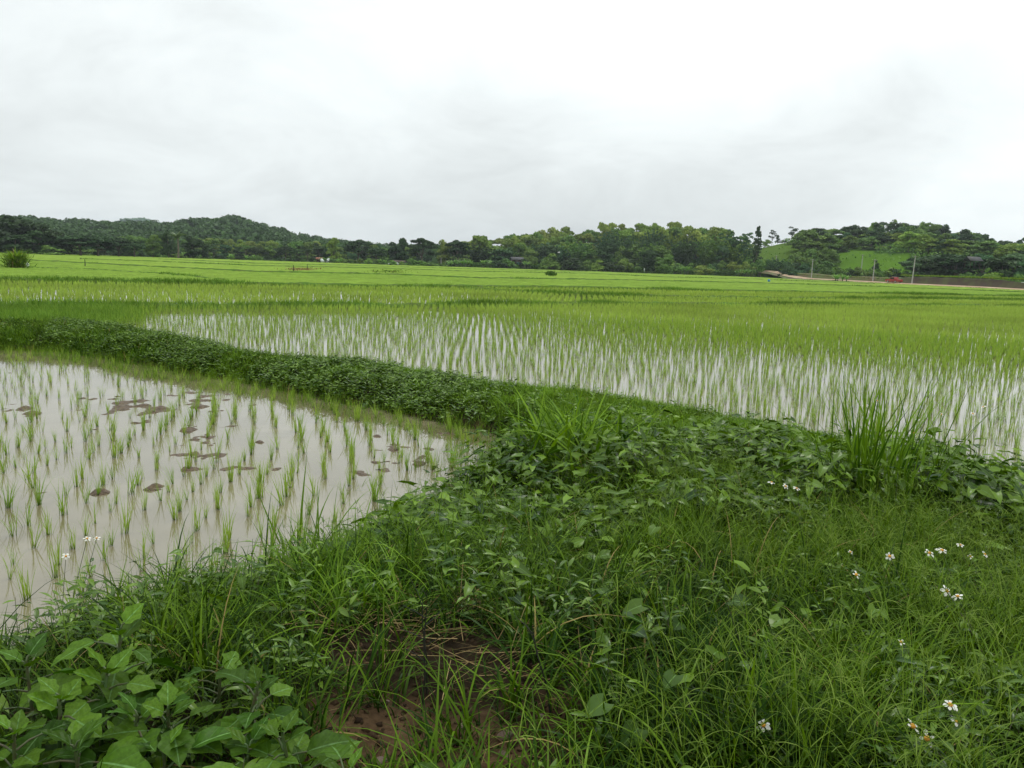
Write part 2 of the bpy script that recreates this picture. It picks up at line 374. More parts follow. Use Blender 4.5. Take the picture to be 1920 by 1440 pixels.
M_bank = material('earth_bank', plain, col=(.065, .045, .03), col2=(.08, .085, .03), rough=.9, scale=.35, bump=.5)
M_red = material('red_paint', plain, col=(.36, .035, .03), col2=(.30, .03, .025), rough=.3, scale=.6, spec=.5)
M_glass = material('dark_glass', plain, col=(.03, .035, .04), rough=.08, spec=.6)
M_tyre = material('tyre_rubber', plain, col=(.02, .02, .02), rough=.85)
M_chrome = material('pale_metal', plain, col=(.5, .5, .5), rough=.4, spec=.5)
M_roof = material('metal_roof', plain, col=(.06, .065, .07), col2=(.09, .085, .08), spec=.1, rough=.6, scale=1)
M_wood = material('weathered_wood', plain, col=(.10, .07, .05), col2=(.07, .05, .04), rough=.8, scale=3)
M_white = material('white_plastic', plain, col=(.72, .76, .72), rough=.5)
M_blue = material('blue_tarp', plain, col=(.04, .20, .36), col2=(.05, .26, .40), rough=.5)
M_stone = material('stone', plain, col=(.13, .075, .045), col2=(.08, .055, .04), rough=.6, scale=30, bump=.3)

# ------------------------------------------------------------------ land and terrain
A_px = [(900, 880), (860, 912), (780, 968), (690, 1030), (600, 1085), (500, 1140), (400, 1195), (280, 1255), (150, 1310), (0, 1390), (-300, 1530)]
A_far = [(-600, 640), (-200, 650), (0, 657), (100, 661), (200, 674), (350, 703), (450, 719), (600, 750), (700, 769), (800, 790), (880, 806), (945, 826), (940, 850)]
B_px = [(-600, 590), (-200, 590), (0, 592), (150, 596), (250, 605), (400, 630), (500, 652), (640, 660), (760, 671), (900, 694), (1050, 711), (1200, 729), (1400, 764), (1500, 780), (1650, 806), (1800, 832), (1920, 850), (2250, 920)]
Aw = at(np.array([p[0] for p in A_px]), np.array([p[1] for p in A_px]), 0)
Afw = at(np.array([p[0] for p in A_far]), np.array([p[1] for p in A_far]), 0)
Bw = at(np.array([p[0] for p in B_px]), np.array([p[1] for p in B_px]), 0.42)
Bw = Bw * (1 + 0.25 / np.linalg.norm(Bw, axis=1, keepdims=True))
LAND = np.concatenate([[Bw[0] + (-30, 4)], Bw, [[45, 6], [45, -45], [-45, -45], [-45, 1]], Aw[::-1], Afw[::-1], [Afw[0] + (-30, 1)]])
LANDC = np.concatenate([LAND, LAND[:1]])
HU = [-900, -400, 0, 150, 300, 380, 430, 480, 520, 600, 700, 800, 900, 1100, 2300]
HH = [10, 16, 17, 17, 19, 24, 27, 24, 18, 11, 7, 5, 4, 3, 3]
GU = [-400, 760, 860, 920, 1000, 1100, 1150, 1250, 1350, 1420, 1470, 1560, 1640, 1700, 1760, 1850, 1920, 2100, 2600]
GH = [0, 0, 1.5, 4, 7, 12, 14, 15, 13, 15, 18.5, 18, 17, 16.5, 15, 11, 9, 8, 5]
def uh(x, y):
    u, v, dd = project(x, y, CAMZ + 0 * x)
    return np.where(dd > 0.05, np.clip(u, -3000, 5000), np.where(x > 0, 5000, -3000))
def hills(x, y):
    d = np.hypot(x, y); u = uh(x, y)
    left = np.interp(u, HU, HH) * smooth(420, 800, d) * (1 - .8 * smooth(900, 1500, d))
    d0 = np.interp(u, [1300, 1450, 1600, 1700, 1920], [345, 325, 295, 275, 255]); d1 = d0 + 140
    mid = np.interp(u, GU, GH) * smooth(0, 1, (d - d0) / (d1 - d0)) * (1 - .8 * smooth(700, 1100, d))
    fh = 62 * np.exp(-((u - 265) / 90) ** 2) * smooth(2100, 2700, d) * (1 - .5 * smooth(2900, 3600, d)) + 20 * smooth(2100, 2700, d) * (1 - .5 * smooth(2900, 3600, d)) * smooth(900, 300, u)
    return left + mid + fh + .6 * (fbm(x, y, 40, 5) - .5) * smooth(330, 420, d)
# ---- dry-land height: slopes gently up to the camera, bunds and bank falling to the water
def land_s(x, y):
    s = seg_dist(x, y, LANDC); return np.where(inside(x, y, LAND), s, -s)
def terrain(x, y, s=None):
    x = np.asarray(x, float); y = np.asarray(y, float); d = np.hypot(x, y)
    if s is None: s = land_s(x, y)
    s = s + .25 * (fbm(x, y, 1.1, 2, 3) - .5) * smooth(40, 20, d)
    plateau = .27 + .20 * np.exp(-((x - 1.9) ** 2 + (y - 6.6) ** 2) / 5.5) + .12 * np.exp(-((x - 3.6) ** 2 + (y - 6.2) ** 2) / 3) + .58 * smooth(6.5, 2.4, d) + .10 * (fbm(x, y, 1.7, 9, 4) - .5) + .14 * (fbm(x, y, .8, 19, 2) - .5) * smooth(1, 2.2, s)
    zl = plateau * smooth(-.05, .85, s) + .08 * (fbm(x, y, .35, 4, 4) - .5) + .035 * (fbm(x, y, .09, 6, 3) - .5)
    zw = -.14 + .0 * x
    z = np.where(s > 0, zw + (zl - zw) * smooth(-.0, .18, s), zw)
    return z + hills(x, y)
def at_h(u, v, h=0.0):
    """point seen at (u,v) that stands h above the land"""
    z = 0.5 + h
    for _ in range(14):
        p = at(u, v, z); z = .5 * z + .5 * (float(terrain(np.array([p[0]]), np.array([p[1]]))[0]) + h)
    return np.array([p[0], p[1], z])

th = np.concatenate([np.linspace(-48, 48, 460), np.linspace(48, 312, 70)[1:-1]]) * np.pi / 180
rr = np.concatenate([[0.25], np.geomspace(0.6, 60, 460), np.geomspace(60, 3600, 230)[1:]])
TH, RR = np.meshgrid(th, rr)
gx = np.sin(TH) * RR; gy = np.cos(TH) * RR
gs = land_s(gx, gy); gz = terrain(gx, gy, gs)
gu, gv, gd = project(gx, gy, gz)
SOIL = np.array([.026, .019, .012]); SOILR = np.array([.105, .066, .036]); MUD = np.array([.085, .062, .038]); HGR = np.array([.068, .135, .014]); HWD = np.array([.035, .075, .02]); FLD = np.array([.17, .33, .03])
gc = np.zeros(gx.shape + (3,)) + MUD
nz = fbm(gx, gy, 1.3, 21, 4)[..., None]
gc = np.where((gs > -.1)[..., None], SOIL * (1 - smooth(.42, .62, nz)) + SOILR * smooth(.42, .62, nz), gc)
BAREP = [(520, 1200), (700, 1130), (880, 1110), (1020, 1170), (1130, 1250), (1170, 1330), (1130, 1560), (560, 1560), (500, 1310)]
gc = np.where(((gs > .25) & ~inpoly_px(gu + 60 * (fbm(gx, gy, .5, 8) - .5), gv, BAREP))[..., None], np.array([.022, .018, .010]), gc)  # near-black under the plants: shade of the gaps put into the soil colour
gc = np.where((RR > 150)[..., None], FLD * (.8 + .3 * fbm(gx, gy, 9, 3)[..., None]), gc)
hz_ = fbm(gx, gy, 22, 31, 4)
gc = np.where((RR > 330)[..., None] | ((RR > 255) & (gu > 1430))[..., None], HWD + (HGR * .45 - HWD) * hz_[..., None], gc)
CLEAR1 = [(1425, 452), (1500, 458), (1500, 490), (1470, 492), (1418, 492)]
CLEAR2 = [(1558, 488), (1600, 478), (1706, 474), (1708, 500), (1690, 524), (1600, 516), (1560, 510)]
CLEAR3 = [(1575, 462), (1640, 456), (1640, 478), (1600, 480), (1575, 485)]
clr = (inpoly_px(gu, gv, CLEAR2) | inpoly_px(gu, gv, CLEAR3)) & (RR > 240)
clr1 = inpoly_px(gu, gv, CLEAR1) & (RR > 240)
gc = np.where(clr[..., None], HGR * (.9 + .35 * fbm(gx, gy, 9, 13, 3)[..., None]), gc)
gc = np.where(clr1[..., None], np.array([.075, .125, .022]) * (.8 + .4 * fbm(gx, gy, 9, 13, 3)[..., None]), gc)
nr, nc = gx.shape
V = np.stack([gx, gy, gz], -1).reshape(-1, 3); i = np.arange(nr - 1)[:, None] * nc; j = np.arange(nc)[None]; j2 = (j + 1) % nc
Fq = np.stack([i + j, i + j2, i + nc + j2, i + nc + j], -1).reshape(-1, 4)[:, ::-1]
tag(mk('ground', V, Fq, M_ground, attrs={'col': gc.reshape(-1, 3)}, smooth_=True), kind='structure')

# ---- wet mud with heaps and footprints that stick out of the near paddy
mxs, mys = np.meshgrid(np.arange(-12, 2.2, .035), np.arange(3.2, 19, .035))
mz = -.055 + .018 * (fbm(mxs, mys, .5, 40, 4) - .5)
MOUNDS = [(145, 746, 60, 9, .05), (212, 746, 46, 9, .05), (228, 733, 22, 5, .03), (335, 757, 60, 8, .05), (265, 791, 50, 9, .05), (120, 824, 28, 6, .04), (178, 806, 34, 7, .04), (372, 796, 46, 8, .05), (388, 815, 36, 7, .045), (392, 832, 46, 12, .06), (365, 856, 56, 13, .07), (355, 880, 60, 13, .055), (440, 876, 70, 9, .045), (80, 925, 46, 8, .05), (188, 925, 42, 10, .06), (290, 916, 58, 13, .06), (10, 769, 24, 7, .05), (10, 793, 18, 8, .06), (485, 830, 30, 7, .05), (695, 886, 90, 22, .055), (760, 860, 80, 18, .05), (735, 838, 60, 9, .045), (800, 842, 60, 12, .045), (708, 818, 30, 7, .05), (830, 815, 60, 9, .05), (20, 700, 20, 5, .04), (150, 775, 70, 6, .035), (240, 775, 80, 6, .03), (300, 740, 60, 4, .03), (420, 770, 60, 5, .03), (520, 800, 20, 4, .03)]
for k, (u, v, w_, h_, a) in enumerate(MOUNDS):
    c = at(u, v, 0); r = np.hypot(*c); du = w_ / 2 * r / F; dv = max(h_ / 2 * r * r / (F * CAMZ), .07)
    dr = c / r; px_, py_ = mxs - c[0], mys - c[1]
    a1 = px_ * dr[1] - py_ * dr[0]; a2 = px_ * dr[0] + py_ * dr[1]
    wob = 1 + 1.5 * (fbm(mxs, mys, .26, 60 + k, 4) - .5)
    q = np.hypot(a1 / du, a2 / dv) / wob
    if a >= .05: prof = np.exp(-((q - .45) / .5) ** 2) * (.35 + 1.1 * fbm(mxs, mys, .2, 90 + k, 3))
    else: prof = np.exp(-(q / .8) ** 2)
    mz = np.maximum(mz, -.06 + (.04 + a * .55) * prof + .07 * (fbm(mxs, mys, .14, 77, 4) - .5) * prof)
for (u, v, ru, rv) in ((385, 830, 75, 70), (300, 760, 190, 32), (755, 862, 105, 42), (60, 775, 60, 30), (100, 925, 60, 7), (190, 925, 45, 8), (330, 918, 60, 12), (460, 878, 90, 10)):
    mu, mv, _ = project(mxs, mys, 0 * mxs); q = ((mu - u) / ru) ** 2 + ((mv - v) / rv) ** 2
    isl = fbm(mxs, mys * .8, .26, u, 4); mz = np.maximum(mz, -.06 + .044 * np.exp(-q * .8) + np.where(q < 3, .22 * (isl - .52) * np.exp(-q * .5), -.1))
V = np.stack([mxs, mys, mz], -1).reshape(-1, 3); nr, nc = mxs.shape
i = np.arange(nr - 1)[:, None] * nc; j = np.arange(nc - 1)[None]
tag(mk('mud', V, np.stack([i + j, i + j + 1, i + nc + j + 1, i + nc + j], -1).reshape(-1, 4), M_mud, smooth_=True), kind='structure')

# ------------------------------------------------------------------ far field lines (azimuth column, image row) as world distances
def line_d(pts):
    u = np.array([p[0] for p in pts], float); v = np.array([p[1] for p in pts], float)
    r = np.linalg.norm(at(u, v, 0.1), axis=1); return u, r
LN = {'a': line_d([(-500, 578), (0, 576), (200, 574), (480, 574), (760, 573), (960, 571), (1280, 570), (1440, 571), (1700, 573), (1920, 574), (2300, 580)]),
      'b': line_d([(880, 541), (1000, 548), (1100, 554), (1300, 557), (1500, 560), (1640, 561), (1920, 564), (2300, 572)]),
      'c': line_d([(-500, 518), (0, 525), (100, 528), (300, 531), (480, 534), (740, 538), (880, 539), (1100, 540), (1320, 546), (1500, 548), (1700, 553), (1920, 557), (2300, 566)]),
      'd': line_d([(-100, 498), (60, 504), (160, 507), (300, 516), (420, 528)]),
      'e': line_d([(0, 487), (240, 500), (480, 512), (740, 517), (900, 524), (1100, 526), (1360, 531), (1640, 539), (1920, 550)]),
      'f': line_d([(150, 487), (300, 492), (480, 500), (700, 504), (900, 511), (1100, 514), (1250, 521), (1400, 524), (1640, 534)]),
      'g': line_d([(300, 487), (480, 495), (700, 500), (900, 506), (1100, 511)]),
      'E': line_d([(-900, 452), (-300, 466), (0, 474.5), (200, 479), (300, 482), (480, 489), (620, 493), (740, 498), (900, 502), (1100, 507), (1230, 513), (1320, 514), (1440, 519), (1560, 528), (1700, 534.5), (1800, 539), (1920, 545), (2300, 562), (2800, 590)])}
LN['E'] = (LN['E'][0], np.minimum(LN['E'][1], 330.0))
def dist_of(key, u): return np.interp(u, *LN[key])
def line_xy(key, n=220, u0=None, u1=None):
    us = np.linspace(LN[key][0][0] if u0 is None else u0, LN[key][0][-1] if u1 is None else u1, n)
    return us, azdir(us) * dist_of(key, us)[:, None]
def strip(name, P, hw, h, mat, z0=-.15):
    """earth bund or road: rounded cross-section swept along P"""
    P = np.asarray(P); T = np.gradient(P[:, :2], axis=0); T /= np.linalg.norm(T, axis=1, keepdims=True) + 1e-9
    Nn = np.stack([-T[:, 1], T[:, 0]], -1); off = np.array([-1.35, -1, -.7, 0, .7, 1, 1.35]); zz = np.array([0, .55, .9, 1, .9, .55, 0])
    hw = np.broadcast_to(hw, (len(P),)); zb = P[:, 2] if P.shape[1] == 3 else np.zeros(len(P))
    V = np.zeros((len(P), 7, 3)); V[..., :2] = P[:, None, :2] + Nn[:, None] * (off[None, :, None] * hw[:, None, None])
    V[..., 2] = zb[:, None] + z0 + (h - z0) * zz[None] + .04 * rng.standard_normal((len(P), 7)) * (mat is not M_road)
    i = np.arange(len(P) - 1)[:, None] * 7; j = np.arange(6)[None]
    return tag(mk(name, V.reshape(-1, 3), np.stack([i + j, i + j + 1, i + 8 + j, i + 7 + j], -1).reshape(-1, 4), mat, smooth_=True), kind='structure')
M_bfar = material('bund_grass', foliage, a=(.09, .19, .02), b=(.19, .31, .04), trans=.1, nscale=.2, rough=.7, spec=.1)
M_bund = material('bund_turf', plain, col=(.075, .15, .02), col2=(.09, .13, .03), spec=.03, rough=.9, scale=.8)
for key, hw, h in (('a', .45, .2), ('b', .5, .22), ('c', .6, .3), ('d', .5, .3), ('e', .7, .42), ('f', .7, .4), ('g', .7, .4)):
    strip('field_bund', line_xy(key)[1], hw, h, M_bund)

# ---- water sheet, up to the strong bund line
us = np.linspace(-900, 2500, 260); Dw = azdir(us) * (dist_of('c', us) + 1)[:, None]
ring = [0.02, .2, .5, .8, 1]
V = np.array([[(d * f)[0], (d * f)[1], 0.0] for f in ring for d in Dw]); nc = len(us)
i = np.arange(len(ring) - 1)[:, None] * nc; j = np.arange(nc - 1)[None]
tag(mk('paddy_water', V, np.stack([i + j + 1, i + j, i + nc + j, i + nc + j + 1], -1).reshape(-1, 4), M_water), kind='structure')

# ---- dense far rice: canopy sheet with tint per parcel
us = np.linspace(-880, 2760, 700); dc = dist_of('c', us); dE = dist_of('E', us)
ss = np.linspace(0, 1, 170)[:, None]
D = dc[None] + .8 + (dE - dc - .8)[None] * ss ** 1.3
Dv = azdir(us); cx = Dv[None, :, 0] * D; cy2 = Dv[None, :, 1] * D
par = np.zeros(D.shape); edge = np.zeros(D.shape)
for k, key in enumerate('defg'):
    lo, hi = LN[key][0][0], LN[key][0][-1]; m = (us > lo) & (us < hi); ld = dist_of(key, us)
    par += np.where(m[None] & (D > ld[None]), (k * 7 % 5) * .21 + .13, 0)
ctint = np.clip((np.modf(par)[0] * .5 + .25) + .5 * (fbm(cx, cy2, 14, 50, 4) - .5) + .25 * (fbm(cx, cy2, 2.5, 51, 2) - .5), 0, 1)
cz = .27 + .05 * (fbm(cx, cy2, 3, 8, 3) - .5) + .03 * rng.standard_normal(D.shape) + hills(cx, cy2) * 0
cz[0] = -.1
V = np.stack([cx, cy2, cz], -1).reshape(-1, 3); nr, nc = D.shape; i = np.arange(nr - 1)[:, None] * nc; j = np.arange(nc - 1)[None]
M_canopy = material('rice_canopy', foliage, a=(.135, .225, .028), b=(.235, .335, .05), trans=.05, nscale=.5, rough=.85, spec=.05)
tag(mk('distant_rice', V, np.stack([i + j + 1, i + j, i + nc + j, i + nc + j + 1], -1).reshape(-1, 4), M_canopy, attrs={'tint': ctint.ravel(), 'along': ctint.ravel()}),
    'dense bright green rice filling the far fields up to the trees', 'rice crop', kind='stuff')

# ------------------------------------------------------------------ rice plants
def rice_blades(buf, P, hgt, nb, wid, spread=.22, segs=3):
    n = len(P); k = nb
    Pk = np.repeat(P, k, 0); Pk[:, :2] += rng.normal(0, .012, (n * k, 2)) * (1 + 0 * Pk[:, :2])
    hk = np.repeat(hgt, k) * rng.uniform(.55, 1.05, n * k)
    az = rng.uniform(0, 2 * np.pi, n * k)
    ribbons(buf, Pk, hk, np.repeat(np.broadcast_to(wid, (n,)), k), az, np.abs(rng.normal(0, spread * .6, n * k)), rng.uniform(.05, .8, n * k) * (spread / .22), segs, tint=np.clip(np.repeat(rng.random(n), k) * .6 + rng.random(n * k) * .4, 0, .93))
protos = []
for k in range(10):
    b = Buf(); rice_blades(b, np.array([[0, 0, -.03]]), np.array([.34]), [18, 12, 22, 14, 9, 20, 24, 13, 17, 15][k], .0066, [.2, .25, .17, .28, .3, .2, .2, .3, .15, .25][k], 5)
    protos.append(b.mk('rice_plant', M_rice, me_only=True))
# lattice of the near paddy
ang = R(14); e1 = np.array([math.cos(ang), math.sin(ang)]) * .30; e2 = np.array([-math.sin(ang), math.cos(ang)]) * .31
I, J = np.meshgrid(np.arange(-80, 40), np.arange(-20, 90)); G = I[..., None] * e1 + J[..., None] * e2; G = G.reshape(-1, 2)
G = G + rng.normal(0, .03, G.shape); G[:, 0] += .12 * np.sin(G[:, 1] * .8)
s = land_s(G[:, 0], G[:, 1]); u, v, dd = project(G[:, 0], G[:, 1], 0 * G[:, 0])
near_ok = (s < -.12) & (dd > 1) & (u > -330) & (u < 1050) & (np.hypot(*G.T) < 22) & inside(G[:, 0], G[:, 1], np.concatenate([Aw[::-1], [[-1, 1]] * 0, Afw[::-1], [[-30, 14], [-30, 1]]]) if False else np.concatenate([Aw, [[-30, 2.0]], Afw]))
near_ok &= rng.random(len(G)) > .04 + .34 * smooth(.4, .7, fbm(G[:, 0], G[:, 1], 1.6, 181, 2))
P = G[near_ok]; d = np.hypot(P[:, 0], P[:, 1]); u = u[near_ok]; inview = (u > -20)
order = np.argsort(np.where(inview, d, 1e6))
things = order[:300]; rest = order[300:]
for q, k in enumerate(things):
    o = ob('rice_plant', protos[int(rng.integers(10))]); sc = rng.uniform(.6, 1.22)
    o.location = (P[k, 0], P[k, 1], 0.0); o.rotation_euler = (rng.normal(0, .05), rng.normal(0, .05), rng.uniform(0, 6.28)); o.scale = (sc * rng.uniform(.8, 1.3), sc, sc)
    tag(o, 'thin yellowish green rice seedling clump standing in the muddy near paddy', 'rice plant', 'rice seedlings of the near paddy')
b = Buf(); rice_blades(b, np.column_stack([P[rest], np.full(len(rest), -.02)]), rng.uniform(.24, .34, len(rest)), 11, .006)
# second paddy, from the weedy bund to the first cross bund, then the next field
def field(cond, sp, seed, ang, jit=.18):
    r2 = np.random.default_rng(seed); e1 = np.array([math.cos(ang), math.sin(ang)]) * sp[0]; e2 = np.array([-math.sin(ang), math.cos(ang)]) * sp[1]
    m = int(170 / sp[0]); I, J = np.meshgrid(np.arange(-m, m), np.arange(-m // 2, m)); G = (I[..., None] * e1 + J[..., None] * e2).reshape(-1, 2)
    dd = np.hypot(*G.T); G = G[(G[:, 1] > 5) & (np.abs(G[:, 0]) < G[:, 1] * .80 + 2) & (dd < 150)]
    G = G + r2.normal(0, jit * sp[0], G.shape); G[:, 0] += .10 * np.sin(G[:, 1] * .23) + .12 * vnoise(G[:, 0], G[:, 1], 5)
    return G[cond(G[:, 0], G[:, 1])]
def c2a(x, y):
    u = uh(x, y); d = np.hypot(x, y); m = (d < dist_of('a', u) - .35) & (d < 36) & (d > 8)
    dB = np.interp(u, [p[0] for p in B_px], np.hypot(*Bw.T)); return m & (d > dB + .15)
def c2b(x, y):
    u = uh(x, y); d = np.hypot(x, y); dB = np.interp(u, [p[0] for p in B_px], np.hypot(*Bw.T))
    return (d < dist_of('a', u) - .35) & (d >= 36) & (d > dB)
def c3(x, y):
    u = uh(x, y); d = np.hypot(x, y); return (d > dist_of('a', u) + .5) & (d < dist_of('c', u) - .4)
G = field(c2a, (.22, .19), 5, R(3)); d = np.hypot(*G.T); u = uh(G[:, 0], G[:, 1])
dens = smooth(20, 30, d) * smooth(700, 1500, u) + .15; keep = rng.random(len(G)) < (.60 + .45 * dens) * (.72 + .5 * fbm(G[:, 0], G[:, 1], 2.6, 14, 3)); G = G[keep]; d = d[keep]; dens = dens[keep]
nr_ = d < 20
rice_blades(b, np.column_stack([G[nr_], np.full(nr_.sum(), -.02)]), rng.uniform(.24, .38, nr_.sum()), 9, .0062, .13)
fr = ~nr_
rice_blades(b, np.column_stack([G[fr], np.full(fr.sum(), -.02)]), rng.uniform(.25, .36, fr.sum()) * (1 + .1 * dens[fr]), 7, .0075 + .006 * dens[fr], .13, 2)
tag(b.mk('rice_crop', M_rice), 'young rice in rows in the flooded middle paddy and behind the near seedlings', 'rice crop', kind='stuff')
b = Buf()
G = field(c2b, (.32, .28), 6, R(5)); rice_blades(b, np.column_stack([G, np.full(len(G), -.02)]), rng.uniform(.28, .38, len(G)), 7, .022, .2, 2)
G = field(c3, (.42, .36), 8, R(-4)); d = np.hypot(*G.T); rice_blades(b, np.column_stack([G, np.full(len(G), -.02)]), rng.uniform(.28, .38, len(G)), 5, .026 + .0003 * d, .22, 2)
n = 26000; uu = rng.uniform(-100, 2020, n); f = rng.random(n) ** 1.6; dc_ = dist_of('c', uu); dd = dc_ + 1 + (dist_of('E', uu) - dc_ - 2) * f
X = azdir(uu) * dd[:, None]; rice_blades(b, np.column_stack([X, np.full(n, .18)]), rng.uniform(.14, .24, n), 3, .03 + .0004 * dd, .5, 1)
tag(b.mk('rice_field', M_rice2), 'dense light green rice covering the paddies beyond the first cross bund', 'rice crop', kind='stuff')

# ------------------------------------------------------------------ grass on the far bunds
b = Buf()
for key, dn, hh, wd in (('a', 60, .34, .022), ('b', 36, .42, .04), ('c', 50, .48, .05), ('d', 14, .45, .06), ('e', 10, .5, .09), ('f', 8, .5, .1), ('g', 6, .45, .1)):
    u0, u1 = LN[key][0][0], LN[key][0][-1]; us_, xy = line_xy(key, 400, max(u0, -150), min(u1, 2050)); seg = np.linalg.norm(np.diff(xy, axis=0), axis=1); Lt = seg.sum()
    n = int(Lt * dn); t = np.sort(rng.random(n)) * Lt; cs = np.concatenate([[0], np.cumsum(seg)])
    X = np.stack([np.interp(t, cs, xy[:, 0]), np.interp(t, cs, xy[:, 1])], -1); um = np.interp(t, cs, us_)
    nzl = fbm(t, t * 0, 5 if key == 'a' else 12, ord(key), 3)
    X += rng.normal(0, {'a': .36, 'c': .8}.get(key, .6), X.shape)
    lush = smooth(.42, .62, nzl) + (np.exp(-((um - 950) / 110) ** 2) + .8 * np.exp(-((um - 60) / 120) ** 2) if key == 'a' else 0)
    sel = rng.random(n) < (.35 + .65 * lush); X = X[sel]; lu = np.clip(lush[sel], 0, 1.3); n = len(X)
    k = 5; ribbons(b, np.column_stack([np.repeat(X, k, 0) + rng.normal(0, .05, (n * k, 2)), np.full(n * k, .08)]), np.repeat(hh * (.45 + .65 * lu), k) * rng.uniform(.6, 1.1, n * k), wd, rng.uniform(0, 6.28, n * k), rng.uniform(0, .5, n * k), rng.uniform(.1, 1.2, n * k), 2, tint=np.clip(rng.random(n * k) * .6, 0, .9))
n = 9000; uu = rng.uniform(-200, 330, n); vv_ = rng.uniform(574, 604, n); X = at(uu, vv_, .1); sel = rng.random(n) < smooth(340, 150, uu + 1.5 * (vv_ - 574)); X = X[sel]; n = len(X); k = 4
ribbons(b, np.column_stack([np.repeat(X, k, 0) + rng.normal(0, .05, (n * k, 2)), np.zeros(n * k)]), rng.uniform(.15, .45, n * k), .014, rng.uniform(0, 6.28, n * k), rng.uniform(0, .5, n * k), rng.uniform(.1, 1.2, n * k), 2)
tag(b.mk('bund_grass', M_bfar), 'darker grass growing along the low bunds between the far paddies', 'grass', kind='stuff')

# ------------------------------------------------------------------ foreground vegetation (ground cover)
def scatter(n, r0, r1, pad=.02, smax=None, umin=-250, umax=2170):
    r = np.sqrt(rng.uniform(r0 ** 2, r1 ** 2, n)); a = np.arctan(rng.uniform((umin - 960) / F, (umax - 960) / F, n))
    x, y = np.sin(a) * r, np.cos(a) * r; s = land_s(x, y); m = s > pad
    x, y, s = x[m], y[m], s[m]; z = terrain(x, y, s); u, v, _ = project(x, y, z)
    return x, y, z, u, v, s
BARE = [(600, 1230), (720, 1180), (850, 1170), (960, 1215), (1050, 1280), (1100, 1350), (1080, 1500), (620, 1520), (600, 1330)]
def bare(u, v, x, y):
    m = inpoly_px(u + 60 * (fbm(x, y, .5, 8) - .5), v + 60 * (fbm(x, y, .5, 18) - .5), BARE); return m
WEED = [(60, 600), (260, 590), (480, 635), (760, 655), (1010, 715), (980, 810), (780, 800), (560, 745), (330, 700), (60, 650)]
VINE = [(960, 850), (1100, 820), (1300, 815), (1520, 850), (1600, 920), (1560, 980), (1300, 1010), (1060, 1040), (880, 1060), (700, 1060), (760, 940), (860, 880)]
VINER = [(1690, 870), (1780, 845), (2100, 840), (2100, 1040), (1800, 1040), (1640, 930)]
YEL = [(1060, 700), (1420, 750), (1650, 800), (1760, 830), (1620, 860), (1300, 830), (1040, 800)]
LUSH = [(330, 1020), (470, 930), (700, 920), (830, 1000), (860, 1120), (640, 1180), (380, 1230), (200, 1240), (240, 1120)]
bg, by, bd, bl = Buf(), Buf(), Buf(), Buf()
def grass(n, r0, r1, lenf, wid, blades, segs, dens, buf, tl=0.0, th_=1.0, lean=(.05, .7), curl=(.5, 1.9), clump=.035, pad=.02):
    x, y, z, u, v, s = scatter(n, r0, r1, pad)
    p = dens(u, v, x, y); m = rng.random(len(x)) < p
    x, y, z, u, v = x[m], y[m], z[m], u[m], v[m]; n = len(x); k = blades
    hs = lenf(u, v, x, y) * rng.uniform(.6, 1.2, n)
    P = np.repeat(np.stack([x, y, z - .01], -1), k, 0); P[:, :2] += rng.normal(0, clump, (n * k, 2))
    t = np.clip(np.repeat(tl + (th_ - tl) * fbm(x, y, .9, 44, 3) * .8, k) + rng.normal(0, .30, n * k) + np.repeat(rng.normal(0, .12, n), k), 0, .92) ; t = np.where(rng.random(n * k) < .015, .99, t)
    ribbons(buf, P, np.repeat(hs, k) * rng.uniform(.5, 1.1, n * k), wid * rng.uniform(.6, 1.35, n * k), rng.uniform(0, 6.28, n * k), rng.uniform(*lean, n * k), rng.uniform(*curl, n * k), segs, tint=t)
def P_(poly): return lambda u, v, x, y: inpoly_px(u, v, poly)
def dn_main(u, v, x, y):
    b_ = bare(u, v, x, y); w_ = inpoly_px(u, v, WEED); vi = inpoly_px(u, v, VINE) | inpoly_px(u, v, VINER); eg = (u < 560) & (v > 1270)
    return np.where(b_, .17, np.where(w_, .12, np.where(vi, .55, np.where(eg, .15, .8)))) * (.55 + .9 * smooth(.35, .65, fbm(x, y, .7, 71, 3)))
ln = lambda a, c: (lambda u, v, x, y: a + c * fbm(x, y, .8, 91, 3))
# near ground: fine arching blades in tufts
hum = lambda u, v, x, y: .10 + .42 * smooth(.35, .75, fbm(x, y, .55, 91, 3))
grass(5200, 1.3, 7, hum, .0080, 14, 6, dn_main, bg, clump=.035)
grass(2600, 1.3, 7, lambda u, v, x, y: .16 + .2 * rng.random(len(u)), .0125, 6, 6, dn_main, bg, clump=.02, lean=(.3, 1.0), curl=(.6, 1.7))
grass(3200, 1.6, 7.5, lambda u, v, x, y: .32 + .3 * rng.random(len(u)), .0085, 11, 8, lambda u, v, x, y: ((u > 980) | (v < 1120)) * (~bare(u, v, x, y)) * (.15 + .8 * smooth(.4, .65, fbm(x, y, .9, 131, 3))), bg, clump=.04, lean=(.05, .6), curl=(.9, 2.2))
grass(7000, 1.3, 7, ln(.06, .12), .005, 8, 4, dn_main, bd)  # dark under-layer: shade between the brighter blades is put into its colour
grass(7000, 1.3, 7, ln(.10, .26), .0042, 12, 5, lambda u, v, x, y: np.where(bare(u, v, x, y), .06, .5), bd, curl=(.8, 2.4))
grass(5000, 1.6, 8, lambda u, v, x, y: .22 + .26 * fbm(x, y, .6, 15), .008, 12, 7, lambda u, v, x, y: inpoly_px(u, v, LUSH) * .9, bl, .1, 1.0)
grass(3000, 2, 9, ln(.16, .2), .0075, 9, 6, lambda u, v, x, y: (~bare(u, v, x, y)) * smooth(.5, .66, fbm(x, y, 1.1, 171, 3)) * .8, bg, .1, 1.0)
